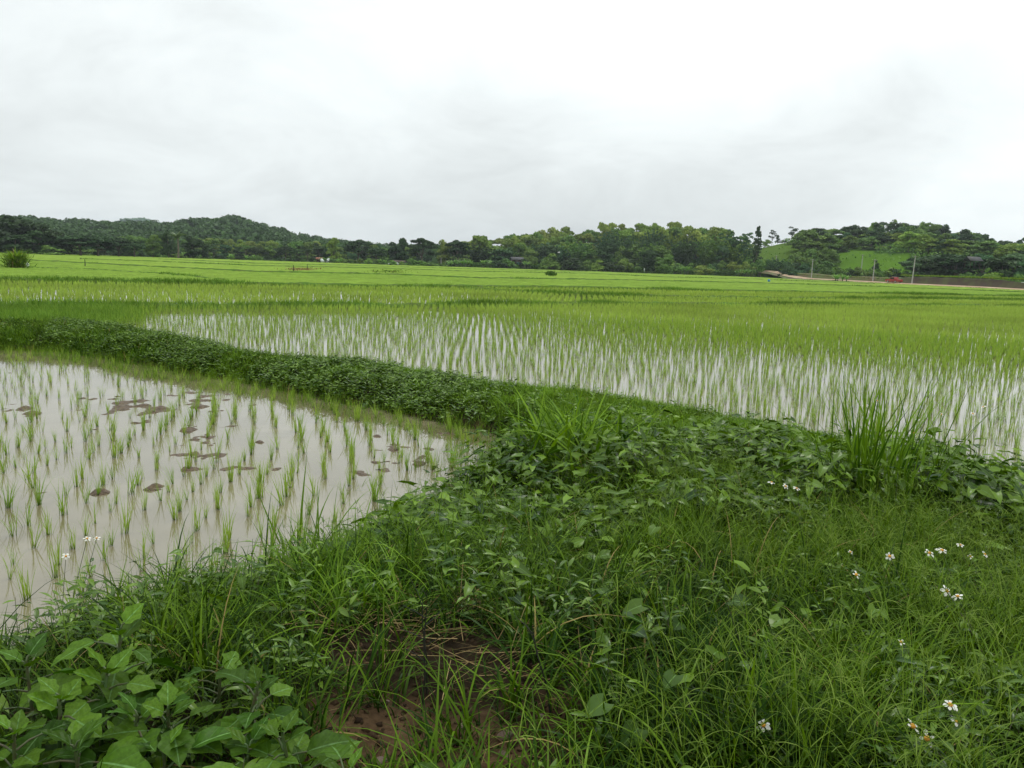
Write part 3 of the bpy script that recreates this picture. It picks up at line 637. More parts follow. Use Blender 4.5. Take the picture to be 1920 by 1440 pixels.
grass(3500, 2, 6, ln(.18, .25), .0075, 8, 6, lambda u, v, x, y: ((u > 1130) & (v > 900) & ~bare(u, v, x, y)) * .65, bd, .1, 1, lean=(.05, .5))
# bund grass further out
grass(120000, 7, 24, ln(.12, .16), .0085, 8, 3, lambda u, v, x, y: np.where(inpoly_px(u, v, WEED), .75 * (1 - smooth(.36, .58, fbm(x, y, 1.4, 27, 3)) * smooth(1000, 700, u)) + .05, .9), bl, .1, 1.0)
grass(60000, 6.5, 18, ln(.12, .14), .006, 9, 3, lambda u, v, x, y: inpoly_px(u, v, YEL) * 1.0, by, curl=(1, 2.4))
grass(90000, 16, 40, ln(.18, .2), .016, 7, 2, lambda u, v, x, y: 1 + 0 * u, bg)
# wispy shore grass standing at the water's edge
grass(2500, 3.5, 9, lambda u, v, x, y: .22 + .2 * rng.random(len(u)), .0045, 6, 5, lambda u, v, x, y: (land_s(x, y) < .35) * .8, by, lean=(0, .6), curl=(.1, 1.1), pad=-.12)
grass(70000, 9, 22, lambda u, v, x, y: .2 + .22 * rng.random(len(u)), .007, 7, 4, lambda u, v, x, y: ((land_s(x, y) < .1) & (land_s(x, y) > -.75) & (u < 960) & (v > 640)) * .6, by, lean=(0, .35), curl=(.1, .8), pad=-.8)
tag(bg.mk('meadow_grass', M_grass), 'fresh green arching grass covering the bank and the bunds', 'grass', kind='stuff')
tag(bl.mk('bright_grass', M_gclump), 'brighter taller grass patches along the bank by the near paddy', 'grass', kind='stuff')
tag(by.mk('pale_grass', M_grassy), 'yellowish green thin grass along the water edge and the bund end', 'grass', kind='stuff')
tag(bd.mk('shade_toned_grass', M_grassd), 'fine grass of the foreground tangle, its dark green standing in for shade', 'grass', kind='stuff')

# finger grass: thin culms that end in three to six spread spikes
def finger(buf, bs, x, y, z, h, nsp, lean, az, sl=.085):
    n = len(x); P = np.stack([x, y, z], -1)
    C = ribbons(buf, P, h, .0028, az, lean, rng.uniform(.1, .6, n), 5, tint=rng.uniform(.2, .9, n), prof='stem')
    tip = C[:, -1]
    for k in range(nsp):
        m = rng.random(n) < .85
        ribbons(bs, tip[m], sl * rng.uniform(.7, 1.5, m.sum()), .0034, az[m] + k * 6.283 / nsp + rng.normal(0, .4, m.sum()), rng.uniform(.3, 1.2, m.sum()), rng.uniform(.3, 1.5, m.sum()), 4, prof='grass', tipw=.5)
bf, bs = Buf(), Buf()
x, y, z, u, v, s = scatter(8000, 1.9, 6.5); m = ((u > 1120) & (v > 880) & ~bare(u, v, x, y)) | ((u > 300) & (u < 900) & (v > 930) & (v < 1150) & (rng.random(len(u)) < .12)) | ((u > 1000) & (v > 780) & (rng.random(len(u)) < .15) & ~bare(u, v, x, y))
m &= rng.random(len(u)) < .08 + .8 * smooth(.42, .62, fbm(x, y, .75, 201, 3))
x, y, z = x[m], y[m], z[m]; n = len(x)
finger(bf, bs, x, y, z, rng.uniform(.25, .55, n), 5, rng.uniform(0, .8, n), rng.uniform(0, 6.28, n))
tag(bf.mk('finger_grass', M_grassy), 'thin pale culms of finger grass leaning through the right foreground', 'grass', kind='stuff')
tag(bs.mk('grass_seed_heads', M_seed), 'pale spread seed spikes on top of the finger grass', 'grass', kind='stuff')

# broadleaf weed with lanceolate leaves on the bund
lv, lf, la = leaf_grid(lambda t: .135 * np.sin(np.pi * np.clip(t, .02, .98) ** .75), 5, 1, .35, .5)
def stems(buf, sb, x, y, z, h, nl, ll, tv, tf, ta, lean=.35, ta2=None, sc_w=1.0, lp=(.0, .7), sw=.004):
    n = len(x); az = rng.uniform(0, 6.28, n); P = np.stack([x, y, z], -1)
    C = ribbons(sb, P, h, sw, az, rng.uniform(0, lean, n), rng.uniform(.0, .6, n), 4, prof='stem', tint=.3)
    for k in range(nl):
        f = .25 + .75 * (k + .5) / nl; q = f * 4; i0 = np.minimum(q.__floor__() if isinstance(q, float) else q, 3); i0 = int(i0)
        T = C[:, i0] + (C[:, i0 + 1] - C[:, i0]) * (q - i0)
        yaw = az + k * 2.4 + rng.normal(0, .4, n)
        M = rotm(yaw, rng.uniform(*lp, n), rng.normal(0, .35, n))
        S = np.broadcast_to(ll, (n,)) * rng.uniform(.65, 1.2, n) * (1 - .35 * (f - .5))
        inst(buf, tv, tf, M, T, np.stack([S * sc_w, S, S], -1), along=ta)
bw, bst = Buf(), Buf()
x, y, z, u, v, s = scatter(95000, 8, 26); 
m = (inpoly_px(u + 150 * (fbm(x, y, 1.3, 151, 3) - .5), v, WEED) & (rng.random(len(u)) < (.15 + .8 * smooth(.36, .58, fbm(x, y, 1.4, 27, 3))) * (.12 + .88 * smooth(1000, 700, u)))) | (~inpoly_px(u, v, WEED) & (rng.random(len(u)) < .05)); x, y, z = x[m], y[m], z[m]
stems(bw, bst, x, y, z - .01, rng.uniform(.06, .2, len(x)) * (.5 + 1.5 * fbm(x, y, .8, 191, 3)), 9, .11, lv, lf, la, .6)
x, y, z, u, v, s = scatter(11000, 1.8, 8); m = ~bare(u, v, x, y) & (rng.random(len(u)) < .03 + .5 * smooth(.48, .66, fbm(x, y, .6, 211, 3))); x, y, z = x[m], y[m], z[m]
stems(bw, bst, x, y, z - .01, rng.uniform(.10, .36, len(x)), 9, .075, lv, lf, la, .5)
tag(bw.mk('bund_weeds', M_weed), 'dense dark green leafy weeds hanging over the bund beside the near paddy', 'weeds', kind='stuff')
# creeping vine leaves, arrow and heart shaped
def heart(t): return np.where(t < .28, .30 + .16 * np.sin(t / .28 * np.pi * .5), .46 * (1 - ((t - .28) / .72) ** 1.5))
vv, vf, va = leaf_grid(heart, 7, 2, .22, .4, .02, base=.22)
def arrow(t): return np.where(t < .25, .34 - .1 * t / .25 * 1.2, .25 * (1 - ((t - .25) / .75) ** 1.7) + .0)
av, af, aa = leaf_grid(arrow, 7, 2, .25, .45, .02, base=.30)
bv = Buf()
def vine(n, r0, r1, cond, ll, hh, shape, nl=3):
    x, y, z, u, v, s = scatter(n, r0, r1); m = cond(u, v, x, y); x, y, z = x[m], y[m], z[m]; n = len(x); hh = hh * (.45 + 1.2 * smooth(.3, .7, fbm(x, y, .6, 93, 3)))
    for k in range(nl):
        az = rng.uniform(0, 6.28, n); C = ribbons(bst, np.stack([x, y, z], -1), hh * rng.uniform(.5, 1.2, n), .003, az, rng.uniform(.1, .6, n), rng.uniform(.1, .7, n), 3, prof='stem', tint=.4)
        M = rotm(az - np.pi / 2 + rng.normal(0, .6, n), rng.uniform(-.45, .35, n), rng.normal(0, .3, n))
        tv, tf, ta = shape; inst(bv, tv, tf, M, C[:, -1], ll * rng.uniform(.6, 1.25, n), along=ta)
H_, A_ = (vv, vf, va), (av, af, aa)
vine(7500, 3, 12, lambda u, v, x, y: inpoly_px(u, v, VINE) & (rng.random(len(u)) < 1.3 * smooth(.35, .62, fbm(x, y, .9, 61, 3))), .12, .22, A_)
vine(9000, 3, 9, lambda u, v, x, y: (u > 900) & (v > 800) & (v < 1020) & (rng.random(len(u)) < .7 * smooth(.42, .6, fbm(x, y, .6, 67, 3))), .11, .30, A_, 2)
vine(5000, 3, 9, lambda u, v, x, y: (u > 620) & (u < 1000) & (v > 860) & (v < 1060) & ~bare(u, v, x, y), .10, .2, A_, 2)
vine(3500, 3, 12, lambda u, v, x, y: inpoly_px(u, v, VINE) & (rng.random(len(u)) < smooth(.4, .65, fbm(x, y, .8, 63, 3))), .095, .20, H_)
vine(3800, 3, 12, lambda u, v, x, y: inpoly_px(u, v, VINER), .13, .22, H_)
vine(2600, 2, 8, lambda u, v, x, y: ~bare(u, v, x, y) & (u > 1000) & (rng.random(len(u)) < .3 * smooth(.45, .62, fbm(x, y, .7, 141, 3))), .078, .22, H_, 2)
vine(1400, 2, 8, lambda u, v, x, y: ~bare(u, v, x, y) & (u < 1000) & (rng.random(len(u)) < .8 * smooth(.45, .62, fbm(x, y, .7, 143, 3))), .08, .16, A_, 2)
tag(bv.mk('creeping_vine', M_vine), 'creeping vine with heart and arrow shaped leaves over the middle of the bank', 'vine', kind='stuff')
tag(bst.mk('weed_stems', M_stem), 'thin green stems under the weeds and the creeping vine', 'weeds', kind='stuff')
# straw and dead blades
b = Buf()
def straw(c, n, rad, h=.05):
    n = int(n * .6); rad *= 1.5; p = at_h(*c); a = rng.uniform(0, 6.28, n); r = rad * np.abs(rng.normal(0, .5, n)); x = p[0] + np.cos(a) * r * 1.3; y = p[1] + np.sin(a) * r * .7; z = terrain(x, y) + rng.uniform(.005, h, n)
    ribbons(b, np.stack([x, y, z], -1), rng.uniform(.08, .26, n), .0034, rng.normal(.3, .8, n) + np.pi * (rng.random(n) < .5), rng.uniform(1.25, 1.6, n), rng.uniform(-.1, .3, n), 3, prof='stem')
for c, n, r in (((860, 1150), 190, .34), ((960, 1165), 120, .3), ((850, 1030), 110, .2), ((835, 950), 70, .14), ((1010, 1110), 80, .3), ((780, 1190), 60, .3), ((1100, 1100), 80, .25), ((1180, 1170), 60, .3), ((930, 1230), 60, .35), ((700, 1190), 40, .3), ((1000, 1300), 25, .3), ((620, 1180), 35, .2)): straw(c, n, r)
x, y, z, u, v, s = scatter(1500, 1.8, 9); ribbons(b, np.stack([x, y, z + .03], -1), rng.uniform(.08, .25, len(x)), .003, rng.uniform(0, 6.28, len(x)), rng.uniform(.6, 1.5, len(x)), rng.uniform(-.1, .6, len(x)), 3, prof='stem')
tag(b.mk('dry_straw', M_straw), 'matted dry straw and dead stalks on the bare earth', 'straw', kind='stuff')
# soil crumbs
sv = np.array([[-1, -1, -1], [1, -1, -1], [1, 1, -1], [-1, 1, -1], [-.6, -.6, 1], [.6, -.6, 1], [.6, .6, 1], [-.6, .6, 1.]]) * .5
b = Buf(); x, y, z, u, v, s = scatter(16000, 1.6, 6); m = bare(u, v, x, y) | (rng.random(len(u)) < .08); x, y, z = x[m], y[m], z[m]; n = len(x)
inst(b, sv, BOXF, rotm(rng.uniform(0, 6, n), rng.normal(0, .6, n), rng.normal(0, .6, n)), np.stack([x, y, z], -1), np.stack([rng.uniform(.004, .03, n) ** 1.0 * rng.uniform(.6, 1.3, n) for _ in range(3)], -1))
M_crumb = material('soil_crumb', foliage, a=(.02, .013, .008), b=(.07, .044, .024), trans=0, nscale=0, rough=.7, spec=.03)
tag(b.mk('soil_crumbs', M_crumb), 'loose damp crumbs of brown soil on the bare patch', 'soil', kind='stuff')
#PART2
# ------------------------------------------------------------------ trees
CLF = np.array([[0, 1, 2, 3]])
CLV = np.array([[-.5, 0, -.32], [.45, .05, -.5], [.5, 0, .35], [-.4, -.05, .5]])
def crown_faces(buf, C, Rr, n, size, up=.25, inner=.18):
    """leaf sprays spread over the shell of a lobe with centre C and radii Rr"""
    d = rng.normal(0, 1, (n, 3)); d[:, 2] = np.where(d[:, 2] < -.35, -d[:, 2], d[:, 2]); d /= np.linalg.norm(d, axis=1, keepdims=True)
    rad = np.where(rng.random(n) < inner, rng.uniform(.4, .9, n), rng.uniform(.74, 1.22, n))
    P = np.array(C) + d * np.array(Rr) * rad[:, None]
    nn_ = d + rng.normal(0, .55, (n, 3)) + (0, 0, up); nn_ /= np.linalg.norm(nn_, axis=1, keepdims=True)
    a = np.cross(nn_, rng.normal(0, 1, (n, 3))); a /= np.linalg.norm(a, axis=1, keepdims=True); b_ = np.cross(nn_, a)
    S = size * rng.uniform(.5, 1.3, n); k = CLV
    V = P[:, None] + S[:, None, None] * (k[None, :, 0:1] * a[:, None] * 1.2 + k[None, :, 2:3] * b_[:, None] + k[None, :, 1:2] * nn_[:, None])
    Fc = np.arange(n * 4).reshape(-1, 4); lob = rng.random()
    buf.add(V, Fc, np.repeat(np.clip(.35 * lob + .65 * rng.random(n), 0, .92), 4))
def make_crown(kind, q):
    """crown and trunk meshes in a unit box: width about 1, height 1"""
    b = Buf(); tb = Buf(); L_ = []
    if kind == 'round':
        for k in range(23):
            h = rng.uniform(.14, .93); wmax = .42 * math.sqrt(max(.03, 1 - ((h - .50) / .47) ** 2)); a = rng.uniform(0, 6.28); r = wmax * math.sqrt(rng.random()) * .85
            L_.append(((math.cos(a) * r, math.sin(a) * r, h * .93), (rng.uniform(.12, .19),) * 2 + (rng.uniform(.07, .11),), 120, .055))
    if kind == 'umbrella':
        for k in range(27):
            a = rng.uniform(0, 6.28); r = .40 * math.sqrt(rng.random()); h = .90 - .5 * r * r / .16 * rng.uniform(.2, 1) - .28 * rng.random() ** 2
            L_.append(((math.cos(a) * r, math.sin(a) * r, h), (rng.uniform(.10, .18),) * 2 + (rng.uniform(.045, .085),), 115, .045))
    if kind == 'cone':
        for k in range(15):
            h = .22 + .72 * k / 14; r = .42 * (1.03 - (h - .12)) ** .8
            for m_ in range(3):
                a = rng.uniform(0, 6.28); L_.append(((math.cos(a) * r * .55, math.sin(a) * r * .55, h + rng.uniform(-.03, .02)), (max(r * .5, .05),) * 2 + (.022,), 32, .045))
    if kind == 'sparse':
        for k in range(8):
            a = rng.uniform(0, 6.28); r = .34 * math.sqrt(rng.random()); h = rng.uniform(.5, .93)
            L_.append(((math.cos(a) * r, math.sin(a) * r, h), (rng.uniform(.11, .18),) * 2 + (rng.uniform(.045, .08),), 70, .05))
    if kind == 'bush':
        for k in range(14):
            a = rng.uniform(0, 6.28); r = .38 * math.sqrt(rng.random()); h = rng.uniform(.1, .85) * (1 - (r / .45) ** 2 * .6)
            L_.append(((math.cos(a) * r, math.sin(a) * r, h), (rng.uniform(.12, .2),) * 2 + (rng.uniform(.1, .16),), 90, .06))
    if kind == 'bamboo':
        n = 46; az = rng.uniform(0, 6.28, n)
        C = ribbons(tb, np.column_stack([rng.normal(0, .05, (n, 2)), np.zeros(n)]), rng.uniform(.75, 1.12, n), .008, az, rng.uniform(0, .3, n), rng.uniform(.2, 1.5, n), 7, prof='stem')
        for k in range(2, 8):
            for c in C[:, k]: L_.append((c, (.045, .045, .03), 14, .045))
    for (c, r, n, s_) in L_: crown_faces(b, c, r, n, s_)
    if kind != 'bamboo':
        P = [(0, 0, -.03), (rng.normal(0, .01), rng.normal(0, .01), .2), (rng.normal(0, .02), rng.normal(0, .02), .42), (rng.normal(0, .03), rng.normal(0, .03), .72)]
        if kind == 'bush': P = [(0, 0, -.03), (0, 0, .15), (.02, 0, .3), (.03, .02, .5)]
        r0 = .022 if kind != 'umbrella' else .03
        V, Fc = tube(P, [r0, r0 * .8, r0 * .6, r0 * .25], 6); tb.add(V, Fc)
        for c in L_[:9]:
            e = np.array(c[0]); s0 = np.array(P[1]) * .6 + np.array(P[2]) * .4 + (0, 0, .1 * rng.random()) if kind != 'bush' else np.array(P[1])
            V, Fc = tube([s0, s0 * .5 + e * .5 + (0, 0, -.03), e], [r0 * .45, r0 * .3, r0 * .12], 5); tb.add(V, Fc)
    return b.mk('crown', M_cr['mid'], me_only=True), tb.mk('trunk', M_bark if kind != 'bamboo' else M_stem, me_only=True)
PROTO = {k: [make_crown(k, q) for q in range(n)] for k, n in (('round', 6), ('umbrella', 4), ('cone', 2), ('sparse', 3), ('bush', 4), ('bamboo', 2))}
ORD = ['first', 'second', 'third', 'fourth', 'fifth', 'sixth', 'seventh', 'eighth', 'ninth', 'tenth', 'eleventh', 'twelfth', 'thirteenth', 'fourteenth', 'fifteenth', 'sixteenth', 'seventeenth', 'eighteenth', 'nineteenth', 'twentieth'] 
ORD += ['twenty-' + o for o in ORD[:9]] + ['thirtieth'] + ['thirty-' + o for o in ORD[:9]]
CATN = {'round': 'tree', 'umbrella': 'tree', 'cone': 'tree', 'sparse': 'tree', 'bush': 'bush', 'bamboo': 'bamboo'}
NAMEN = {'round': 'leafy_tree', 'umbrella': 'spreading_tree', 'cone': 'conical_tree', 'sparse': 'sparse_tree', 'bush': 'bush', 'bamboo': 'bamboo_clump'}
def tz(x, y): return float(terrain(np.array([x]), np.array([y]), np.array([-9.]))[0])
def tree(kind, tone, u, vt, wpx, d, label, group=None, sink=0.0, vb=None):
    h = azdir(u); x, y = h * d; z = tz(x, y) if vb is None else zat(u, vb, d)
    H = max(zat(u, vt, d) - z, 1.0); Wd = wpx * d / F
    c, t = PROTO[kind][int(rng.integers(len(PROTO[kind])))]
    r = empty(NAMEN[kind], (x, y, z - sink), rng.uniform(0, 6.28))
    co = ob('crown', c, r); co.scale = (Wd, Wd, H + sink)
    co.material_slots[0].link = 'OBJECT'; co.material_slots[0].material = M_cr[tone]
    to = ob('trunk', t, r); to.scale = (Wd if kind == 'bamboo' else max(Wd, H * .6), Wd if kind == 'bamboo' else max(Wd, H * .6), H + sink)
    return tag(r, label, CATN[kind], group)
def rank(group, txt, us, tops, wpx, d, kinds, tones, vj=3):
    for k, u in enumerate(us):
        kd = kinds[int(rng.integers(len(kinds)))]; tn = tones[int(rng.integers(len(tones)))]
        vt = float(np.interp(u, tops[0], tops[1])) + rng.uniform(-vj, vj)
        dd = d(u) if callable(d) else d
        nm = {'dark': 'dark green', 'mid': 'green', 'olive': 'olive green', 'light': 'light green', 'blue': 'bluish green', 'russet': 'brownish green'}[tn]
        kn = {'round': 'round-crowned tree', 'umbrella': 'spreading tree', 'sparse': 'thin tree', 'bush': 'bush', 'cone': 'pointed tree', 'bamboo': 'bamboo clump'}[kd]
        tree(kd, tn, u, vt, wpx * rng.uniform(.65, 1.3), dd + rng.uniform(-9, 9), f'{nm} {kn}, {ORD[k]} from the left {txt}', group)
def steps(a, b_, st): 
    u = np.arange(a, b_, st); return u + rng.uniform(-.3, .3, len(u)) * st
CT = ([840, 885, 910, 935, 960, 990, 1010, 1030, 1050, 1080, 1105, 1135, 1165, 1195, 1215, 1240, 1265, 1290, 1310, 1335, 1355, 1375, 1400], [462, 452, 441, 436, 434, 426, 436, 431, 424, 426, 422, 411, 416, 410, 413, 409, 416, 413, 421, 415, 427, 432, 438])
off = lambda T, o: (T[0], [v + o for v in T[1]])
rank('skyline trees of the middle hill', 'on the middle hill skyline', steps(872, 1372, 21), off(CT, 0), 42, 445, ['round'], ['olive', 'olive', 'mid', 'russet'], 5)
rank('upper trees of the middle hill', 'in the middle hill upper row', steps(862, 1390, 17), off(CT, 13), 48, 420, ['round'], ['olive', 'mid', 'olive'], 5)
rank('middle trees of the middle hill', 'in the middle hill central row', steps(880, 1395, 21), off(CT, 28), 48, 392, ['round', 'round', 'bamboo'], ['mid', 'olive', 'mid', 'blue'], 6)
rank('lower trees of the middle hill', 'in the middle hill lower row', steps(890, 1400, 27), ([860, 1000, 1130, 1250, 1400], [462, 460, 458, 454, 456]), 44, 366, ['round', 'bamboo', 'bush'], ['mid', 'dark', 'mid', 'blue'], 7)
rank('bushes at the foot of the middle hill', 'at the foot of the middle hill', steps(935, 1400, 21), ([900, 1100, 1250, 1400], [480, 481, 486, 489]), 38, lambda u: min(346, dist_of('E', u) + 14), ['bush'], ['mid', 'dark', 'olive', 'mid'], 5)
# landmark trees and bushes of the middle hill
def one(kind, tone, u, vt, w, d, label, group=None, **k): return tree(kind, tone, u, vt, w, d, label, group, **k)
one('bush', 'mid', 1035, 469, 46, 338, 'big rounded green bush standing before the middle hill beside the dark hut')
one('round', 'dark', 1213, 464, 44, 322, 'very dark dense round tree at the field edge below the middle hill')
one('round', 'mid', 1246, 474, 44, 318, 'glossy green rounded tree beside the very dark one at the field edge')
one('bamboo', 'blue', 1378, 436, 66, 372, 'large feathery bamboo clump at the right end of the middle hill')
one('bamboo', 'mid', 1345, 448, 55, 365, 'smaller bamboo clump left of the large one on the middle hill')
one('cone', 'dark', 1416, 422, 30, 352, 'tall dark conical tree with layered branches between the two hills')
one('sparse', 'mid', 1385, 433, 20, 440, 'slim tree with small crown just left of the conical tree')
one('sparse', 'mid', 1397, 438, 18, 436, 'short thin tree squeezed against the conical tree')
one('sparse', 'dark', 1443, 431, 18, 462, 'lone thin tree with small round crown above the sloping meadow')
one('cone', 'dark', 1453, 440, 14, 458, 'small pointed tree right of the lone thin tree on the ridge')
one('sparse', 'dark', 1479, 425, 24, 462, 'tall lone tree with open forked crown on the ridge')
one('bush', 'mid', 1430, 446, 26, 455, 'low ridge bush nearest the conical tree')
one('bush', 'dark', 1466, 449, 24, 458, 'low dark ridge bush below the two lone trees')
one('bush', 'mid', 1490, 446, 26, 452, 'leafy ridge bush touching the woods on the right')
RT = ([1490, 1500, 1520, 1540, 1565, 1585, 1603, 1620, 1633, 1650, 1665, 1690, 1710, 1730, 1755, 1775, 1792, 1815, 1840, 1862, 1890, 1915, 1960], [442, 434, 423, 422, 422, 427, 416, 420, 409, 413, 412, 415, 406, 420, 419, 423, 423, 432, 438, 445, 450, 444, 446])
rank('skyline trees of the right hill', 'on the right hill skyline', steps(1494, 1965, 14), off(RT, 0), 36, lambda u: 474, ['round', 'round', 'sparse', 'round'], ['dark', 'dark', 'mid', 'mid'], 4)
rank('upper trees of the right hill', 'in the right hill upper row', steps(1496, 1960, 15), off(RT, 12), 42, 452, ['round'], ['mid', 'dark', 'olive', 'blue'], 4)
rank('big trees left of the clearing', 'in the grove beside the clearing', [1508, 1532, 1552, 1520, 1545, 1500], ([1490, 1510, 1560], [436, 428, 438]), 44, 400, ['round'], ['mid', 'olive', 'mid'], 4)
rank('lower trees left of the clearing', 'at the grove foot by the clearing', [1500, 1518, 1540, 1558], ([1490, 1560], [458, 464]), 40, 350, ['round', 'bush'], ['mid', 'dark'], 5)
rank('trees above the clearing', 'just above the green clearing', steps(1590, 1706, 12), ([1590, 1700], [440, 438]), 40, 402, ['round', 'bush'], ['mid', 'olive', 'dark'], 5)
one('round', 'light', 1698, 426, 44, 372, 'tall bright green round tree at the right edge of the clearing')
one('round', 'olive', 1736, 435, 50, 366, 'broad olive green tree right of the bright one beside the clearing')
rank('middle trees of the right hill', 'right of the green clearing', steps(1765, 1965, 18), ([1760, 1840, 1965], [446, 450, 462]), 50, 372, ['round'], ['olive', 'mid', 'blue', 'mid'], 4)
rank('front trees of the right hill', 'above the brown bank', steps(1722, 1990, 30), ([1720, 1780, 1860, 1920, 1990], [484, 474, 476, 476, 478]), 62, lambda u: dist_of('E', u) + 46, ['umbrella', 'umbrella', 'round'], ['dark', 'dark', 'blue'], 4)
one('umbrella', 'dark', 1755, 474, 96, 300, 'wide dark spreading tree overhanging the brown bank right of the leaning pole')
one('bush', 'light', 1868, 503, 48, 252, 'pale green rounded bush on top of the brown bank')
one('bush', 'mid', 1820, 505, 34, 258, 'bright green bush on the bank left of the pale one')
one('bush', 'mid', 1905, 508, 36, 246, 'dull green bush near the right end of the bank')
one('bush', 'dark', 1640, 484, 16, 330, 'small dark shrub alone in the green clearing')
one('bush', 'dark', 1692, 489, 12, 335, 'tiny shrub near the right edge of the clearing')
rank('shrubs along the top of the clearing', 'along the clearing top edge', steps(1562, 1704, 12), ([1560, 1700], [463, 461]), 26, 396, ['bush'], ['mid', 'dark', 'olive'], 3)
rank('hedge below the clearing', 'in the roadside hedge', steps(1552, 1704, 12), ([1550, 1700], [497, 502]), 30, lambda u: 296, ['bush'], ['mid', 'mid', 'dark'], 2)
rank('bushes below the sloping meadow', 'between meadow and dirt road', list(steps(1428, 1556, 17)), ([1425, 1556], [484, 490]), 34, 335, ['bush', 'bamboo', 'bush'], ['mid', 'dark', 'blue'], 6)
rank('bushes beside the dirt road', 'right above the dirt road', steps(1470, 1560, 16), ([1460, 1560], [499, 503]), 28, 305, ['bush'], ['dark', 'mid', 'blue'], 3)
# ---- left side and centre of the far edge
eD = lambda u: float(dist_of('E', u))
one('round', 'dark', 14, 402, 84, 306, 'huge very dark spreading tree at the left edge of the photo')
one('round', 'dark', 52, 406, 70, 312, 'very dark wide tree second from the left edge')
one('round', 'dark', 28, 430, 70, 300, 'dark tree filling the space below the huge left one')
one('round', 'dark', 98, 414, 74, 304, 'dark flat-topped tree right of the huge dark pair')
one('round', 'dark', 74, 432, 56, 300, 'dark rounded tree below the flat-topped one')
one('round', 'dark', -30, 410, 80, 300, 'dark tree cut by the left edge of the photo')
one('bush', 'mid', 92, 459, 46, 292, 'lighter green rounded bush under the dark trees on the left')
one('umbrella', 'dark', 150, 441, 76, 300, 'low wide dark tree in the left row behind the lighter bush')
one('umbrella', 'dark', 184, 440, 72, 302, 'low wide dark tree just right of its twin in the left row')
one('umbrella', 'dark', 222, 444, 62, 312, 'dark spreading tree on bare trunks in the left row')
one('umbrella', 'dark', 252, 454, 42, 308, 'small dark umbrella tree left of the feathery one')
one('round', 'mid', 287, 437, 34, 318, 'feathery mid green tall tree left of the dark column tree')
one('round', 'dark', 316, 430, 34, 312, 'dark column-like tree left of the coconut palm')
one('round', 'dark', 362, 441, 44, 322, 'dark rounded tree right of the coconut palm')
one('round', 'dark', 380, 452, 26, 324, 'smaller dark tree leaning off the right side of the rounded one')
rank('understory bushes on the left', 'under the left tree row', steps(-40, 395, 17), ([-40, 100, 400], [456, 459, 470]), 34, lambda u: eD(u) + 16, ['bush'], ['dark', 'mid', 'dark'], 3)
rank('trees below the left hill', 'in shade below the left hill', steps(385, 640, 19), ([380, 640], [458, 463]), 36, lambda u: 385, ['round', 'umbrella', 'sparse'], ['mid', 'dark', 'blue', 'mid'], 4)
rank('second row below the left hill', 'at the left hill foot', steps(380, 700, 18), ([380, 500, 700], [446, 449, 456]), 34, 450, ['round'], ['olive', 'mid', 'mid'], 3)
rank('shrubs along the left field edge', 'before the left hill', steps(335, 860, 19), ([330, 440, 640, 860], [474, 478, 483, 489]), 24, lambda u: eD(u) + 8, ['bush'], ['mid', 'light', 'mid', 'dark'], 3)
one('round', 'light', 626, 442, 30, 352, 'light green tall tree standing above its neighbours left of centre')
one('umbrella', 'dark', 672, 448, 54, 350, 'dark tree with layered crown right of the light tall tree')
one('umbrella', 'dark', 706, 463, 46, 346, 'low dark tree with drooping flat crown left of the centre pair')
one('round', 'mid', 722, 461, 30, 366, 'mid green tree behind the low dark one near the centre')
one('round', 'dark', 747, 443, 42, 344, 'dense dark round tree, left one of the centre pair')
one('umbrella', 'dark', 791, 444, 56, 348, 'dark umbrella tree with tiers, right one of the centre pair')
one('round', 'mid', 768, 458, 30, 372, 'mid green tree in the gap behind the centre pair')
one('umbrella', 'dark', 858, 449, 52, 352, 'dark spreading tree left of the middle hill')
one('round', 'olive', 833, 449, 36, 358, 'olive tree between the centre pair and the middle hill')
one('round', 'olive', 897, 437, 46, 368, 'bright olive tree at the left tip of the middle hill')
one('bush', 'dark', 780, 481, 30, 338, 'dark bush in front of the dark umbrella tree')
rank('trees behind the centre', 'behind the centre gap', steps(560, 900, 20), ([560, 650, 760, 900], [452, 455, 460, 456]), 34, 430, ['round'], ['mid', 'blue', 'dark'], 3)
rank('trees behind the left row', 'behind the dark left trees', steps(120, 400, 21), ([100, 250, 400], [437, 441, 444]), 34, 420, ['round'], ['mid', 'blue', 'mid'], 3)
# ---- far-off wood on the left hill and the faint ridge: one mass
def wood(name, label, n, ufun, dfun, hh, wd, mat, nf):
    b = Buf(); k = 0
    uu = ufun(n); dd = dfun(n); X = azdir(uu) * dd[:, None]; Z = terrain(X[:, 0], X[:, 1], np.full(n, -9.))
    for i in range(n):
        H = hh * rng.uniform(.7, 1.25); W_ = wd * rng.uniform(.7, 1.3); c = X[i]
        for m_ in range(3):
            crown_faces(b, (c[0] + rng.normal(0, W_ * .18), c[1] + rng.normal(0, W_ * .18), Z[i] + H * rng.uniform(.45, .8)), (W_ * .36, W_ * .36, H * .22), nf, W_ * .17)
    return tag(b.mk(name, mat), label, 'wood', kind='stuff')
wood('hill_wood', 'unbroken tree cover on the low far hill at left', 1300, lambda n: rng.uniform(-150, 860, n), lambda n: rng.uniform(480, 860, n) , 9, 9, crownmat('crown_hill', (.035, .075, .02), (.085, .15, .038)), 30)
wood('ridge_wood', 'tree cover on the faint distant ridge behind the left hill', 160, lambda n: rng.uniform(60, 520, n), lambda n: rng.uniform(2300, 2900, n), 14, 34, M_cr['blue'], 22)
